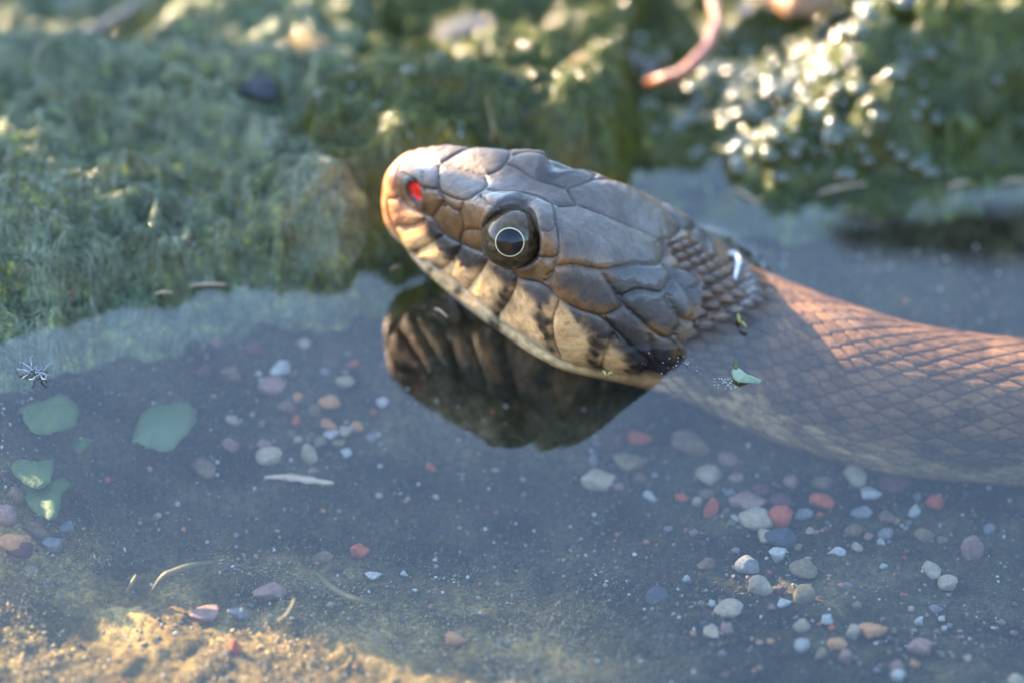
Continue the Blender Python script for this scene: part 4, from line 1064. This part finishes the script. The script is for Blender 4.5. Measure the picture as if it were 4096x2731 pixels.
stick([unproj(610, 2360, -23.5), unproj(660, 2300, -21), unproj(760, 2265, -20.5), unproj(862, 2246, -22)], [.25, .55, .6, .3], 'weed_strand', M['weed'], 'ochre weed strand arching over the silt by the sunlit shallows', 'weed')
stick([unproj(505, 2370, -24), unproj(530, 2330, -22.5), unproj(545, 2300, -22)], [.3, .45, .3], 'weed_strand', M['weed'], 'short stubby ochre weed strand left of the arching one', 'weed')
stick([unproj(1265, 2290, -24), unproj(1330, 2350, -21), unproj(1420, 2395, -20), unproj(1520, 2410, -21)], [.25, .5, .5, .2], 'weed_strand', M['weed'], 'ochre weed strand drifting near the salmon red chip', 'weed')
stick([unproj(1110, 2480, -23), unproj(1140, 2465, -21), unproj(1165, 2430, -20.5), unproj(1178, 2395, -21)], [.2, .35, .35, .3], 'weed_strand', M['weed'], 'hooked ochre weed strand beside the salmon pink stone', 'weed')
# branch beyond the mound, seen only as a dark shape in the water
stick([np.array([59, 128, 58.5]), np.array([70, 131, 61.]), np.array([92, 134, 64.]), np.array([120, 136, 63]), np.array([170, 142, 48.]), np.array([240, 150, float(bed_z(240, 150)) - 3])], [1.6, 3.8, 5.2, 5.8, 7, 8], 'dead_branch', M['moss_wood'], 'dark mossy branch leaning out over the right algae mound', 'branch', n=40, k=10, wob=1.0)
def flake(x0, y0, x1, y1, z, hw, mat, name, label, cat, group=None):
    a = unproj(x0, y0, z); b = unproj(x1, y1, z); d_ = (b - a); l_ = np.linalg.norm(d_); d_ /= l_; s_ = np.array([-d_[1], d_[0], 0])
    n = 9; t = np.linspace(0, 1, n); w = hw * np.clip(np.sin(np.pi * (t * .86 + .07)), .1, 1) * (1 + .2 * np.sin(t * 23))
    ctr = a + np.outer(t * l_, d_) + np.outer(.18 * hw * np.sin(t * 5), s_); ctr[:, 2] += .25 * np.sin(t * 4)
    V = np.stack([ctr + w[:, None] * s_, ctr + np.array([0, 0, .32]), ctr - w[:, None] * s_, ctr - np.array([0, 0, .3])], 1).reshape(-1, 3)
    me = mesh_np(name, V, grid_faces(n, 4, True), mat, loc=ctr[4]); return tag(obj(name, me, None, ctr[4]), label, cat, group)
for i, (x0, y0, x1, y1, hw, lab) in enumerate([
    (762, 1147, 905, 1136, .42, 'floating tan straw flake off the tip of the left algae'), (618, 1180, 692, 1168, .35, 'short floating straw flake left of the tan straw flake'),
    (1055, 1050, 1135, 1040, .40, 'floating straw flake at the algae edge under the snout'), (3272, 778, 3465, 730, .45, 'long floating straw at the foot of the right algae mound'),
    (3785, 752, 3880, 726, .42, 'curled straw flake floating by the right algae mound'), (4005, 735, 4110, 716, .40, 'straw flake floating at the right end of the mound foot'),
    (2935, 760, 3035, 812, .3, 'thin straw floating between the nape and the right mound'), (1560, 1082, 1604, 1062, .22, 'pale fleck of straw floating just under the snout'), (1738, 1238, 1790, 1265, .2, 'tiny white fleck floating beside the chin')]):
    flake(x0, y0, x1, y1, .15, hw, M['straw'], 'straw', lab, 'straw')
flake(1060, 1908, 1335, 1925, float(on_bed(1200, 1915)[2]) + .8, 1.25, M['straw'], 'wood_chip', 'weathered brown wood chip lying on the hazy gravel', 'wood chip')
# white rootlet at the water edge
root = empty('rootlet', unproj(140, 1480, 0)); tag(root, 'white branching rootlet caught at the left water edge', 'rootlet')
rr_ = np.random.default_rng(3)
for k in range(15):
    an = rr_.uniform(0, 2 * math.pi); ln = rr_.uniform(25, 85); P0 = np.array([140 + rr_.normal(0, 16), 1484 + rr_.normal(0, 10)]); pts_ = [unproj(*P0, .25)]
    for q in range(4):
        an += rr_.normal(0, .5); P0 = P0 + np.array([math.cos(an), math.sin(an) * .7]) * ln / 4; pts_.append(unproj(*P0, rr_.uniform(.1, .9)))
    Vt, Ft = tube(spline(pts_, 10), np.linspace(.13, .05, 10), 5); o = tris_of(Vt, Ft, 'root_hair', M['root'], root); o.matrix_parent_inverse = Matrix.Translation(-root.location)
# floating leaf scrap with froth
M['palegreen'] = simple_mat('pale_green_scrap', (.12, .17, .085), (.22, .27, .15), 300, .45, .3, .0002)
blade([(2925, 1500), (2932, 1478), (2950, 1474), (2985, 1494), (3015, 1508), (3046, 1512), (3040, 1522), (3000, 1524), (2950, 1530)], .25, 'leaf_scrap', M['palegreen'], 'pale green leaf scrap floating over the submerged neck', 'leaf scrap', dome=.5)
blade([(2938, 1478), (2934, 1462), (2945, 1444), (2951, 1462), (2950, 1478)], .5, 'leaf_scrap', M['wetleaf'], 'small upright green tip touching the pale leaf scrap', 'leaf scrap', dome=.4)
M['froth'] = simple_mat('froth', (.28, .28, .28), (.5, .5, .5), 500, .2, 0)
def froth(cx_, cy_, sx, sy, n, seed):
    r = np.random.default_rng(seed); v0, f0 = ico(1); V = []; F3 = []
    for i in range(n):
        P = unproj(cx_ + r.normal(0, sx), cy_ + r.normal(0, sy), .1); rad = r.uniform(.05, .17); V.append(v0 * rad * r.uniform(.5, 1.3, (len(v0), 1)) + P); F3.append(f0 + i * len(v0))
    return mesh_np('froth', np.vstack(V), np.vstack(F3), M['froth'], loc=unproj(cx_, cy_, 0)), unproj(cx_, cy_, 0)
for cx_, cy_, sx, sy, n, sd, lab in [(2905, 1528, 26, 12, 60, 1, 'white froth gathered at the pale floating leaf scrap'), (2700, 1455, 60, 22, 26, 2, 'scattered white froth specks by the jaw corner')]:
    me_, lc = froth(cx_, cy_, sx, sy, n, sd); tag(obj('froth', me_, None, lc), lab, 'froth', kind='stuff')
for x0, y0, x1, y1, lab in [(2950, 1258, 2958, 1288, 'yellow husk stuck to the nape scales at the waterline'), (2958, 1292, 2990, 1306, 'pale husk with a dark end lying beside the yellow husk'), (2410, 1486, 2428, 1500, 'tiny green splinter on the lip near the jaw corner'), (2430, 1502, 2452, 1488, 'tiny yellow splinter crossing the green one on the lip')]:
    flake(x0, y0, x1, y1, .9, .32, M['husk'], 'husk', lab, 'husk')
# stones and a dead leaf resting in the algae
def algae_stone(px, py, hw, hh, col, zf, lab):
    P = on_surf(px, py, zf, 0); o = obj('stone', pebble_mesh(col, random.randrange(9), 0)); rx = hw * SPX
    o.location = Vector(P + np.array([0, 0, .3 * hh * SPX])) * .001; o.scale = (rx, rx * .8, hh * SPX * 1.1); o.rotation_euler = (0, 0, random.uniform(0, 3)); tag(o, lab, 'stone')
algae_stone(592, 190, 30, 32, 'orange', z_left, 'small orange pebble bedded in the pale algae')
algae_stone(720, 150, 30, 22, 'pink', z_left, 'faint pink pebble beside the orange pebble in the algae')
algae_stone(1250, 240, 120, 85, 'tan', z_left, 'large mossy tan stone half sunk in algae left of the hummock')
algae_stone(1030, 365, 95, 45, 'slate', z_left, 'dark curved shell-like stone in the algae below the tan stone')
algae_stone(2430, 168, 70, 30, 'pink', z_right, 'pale pink stone lying in the algae beside the hummock')
algae_stone(2520, 245, 48, 42, 'grey', z_right, 'round grey pebble next to the pale pink stone in the algae')
algae_stone(2600, 290, 48, 45, 'grey', z_right, 'pale grey pebble at the end of the curved twig')
algae_stone(2330, 270, 60, 45, 'tan', z_mid, 'mossy pebble on the right shoulder of the hummock')
algae_stone(1860, 150, 150, 60, 'slate', z_mid, 'long dark stone behind the crest of the hummock')
blade([(3020, -60), (3080, 10), (3150, 55), (3230, 62), (3310, 30), (3370, -50), (3300, -120), (3120, -130)], 14, 'dead_leaf', M['dead'], 'curled russet dead leaf lying on top of the right algae', 'dead leaf', dome=4, thick=.4)

# white curl painting the bright glint of the water rim on the nape
M['rim_glint'] = simple_mat('painted_rim_glint', (.50, .52, .55), (.72, .73, .75), 300, .2, .2, .0002, coat=1.0)
cv_ = [cast(x, y) for x, y in [(2915, 1020), (2932, 1022), (2948, 1036), (2954, 1056), (2950, 1080), (2944, 1102), (2940, 1122)]]
cv_ = [q + np.array([0, -.15, .35]) for q in cv_ if q is not None]
if len(cv_) > 3: stick(cv_, [.2, .45, .6, .55, .45, .35, .15], 'rim_glint_curl', M['rim_glint'], 'small white curl painted in for the water glint on the nape of the snake', 'rim_glint', n=18)
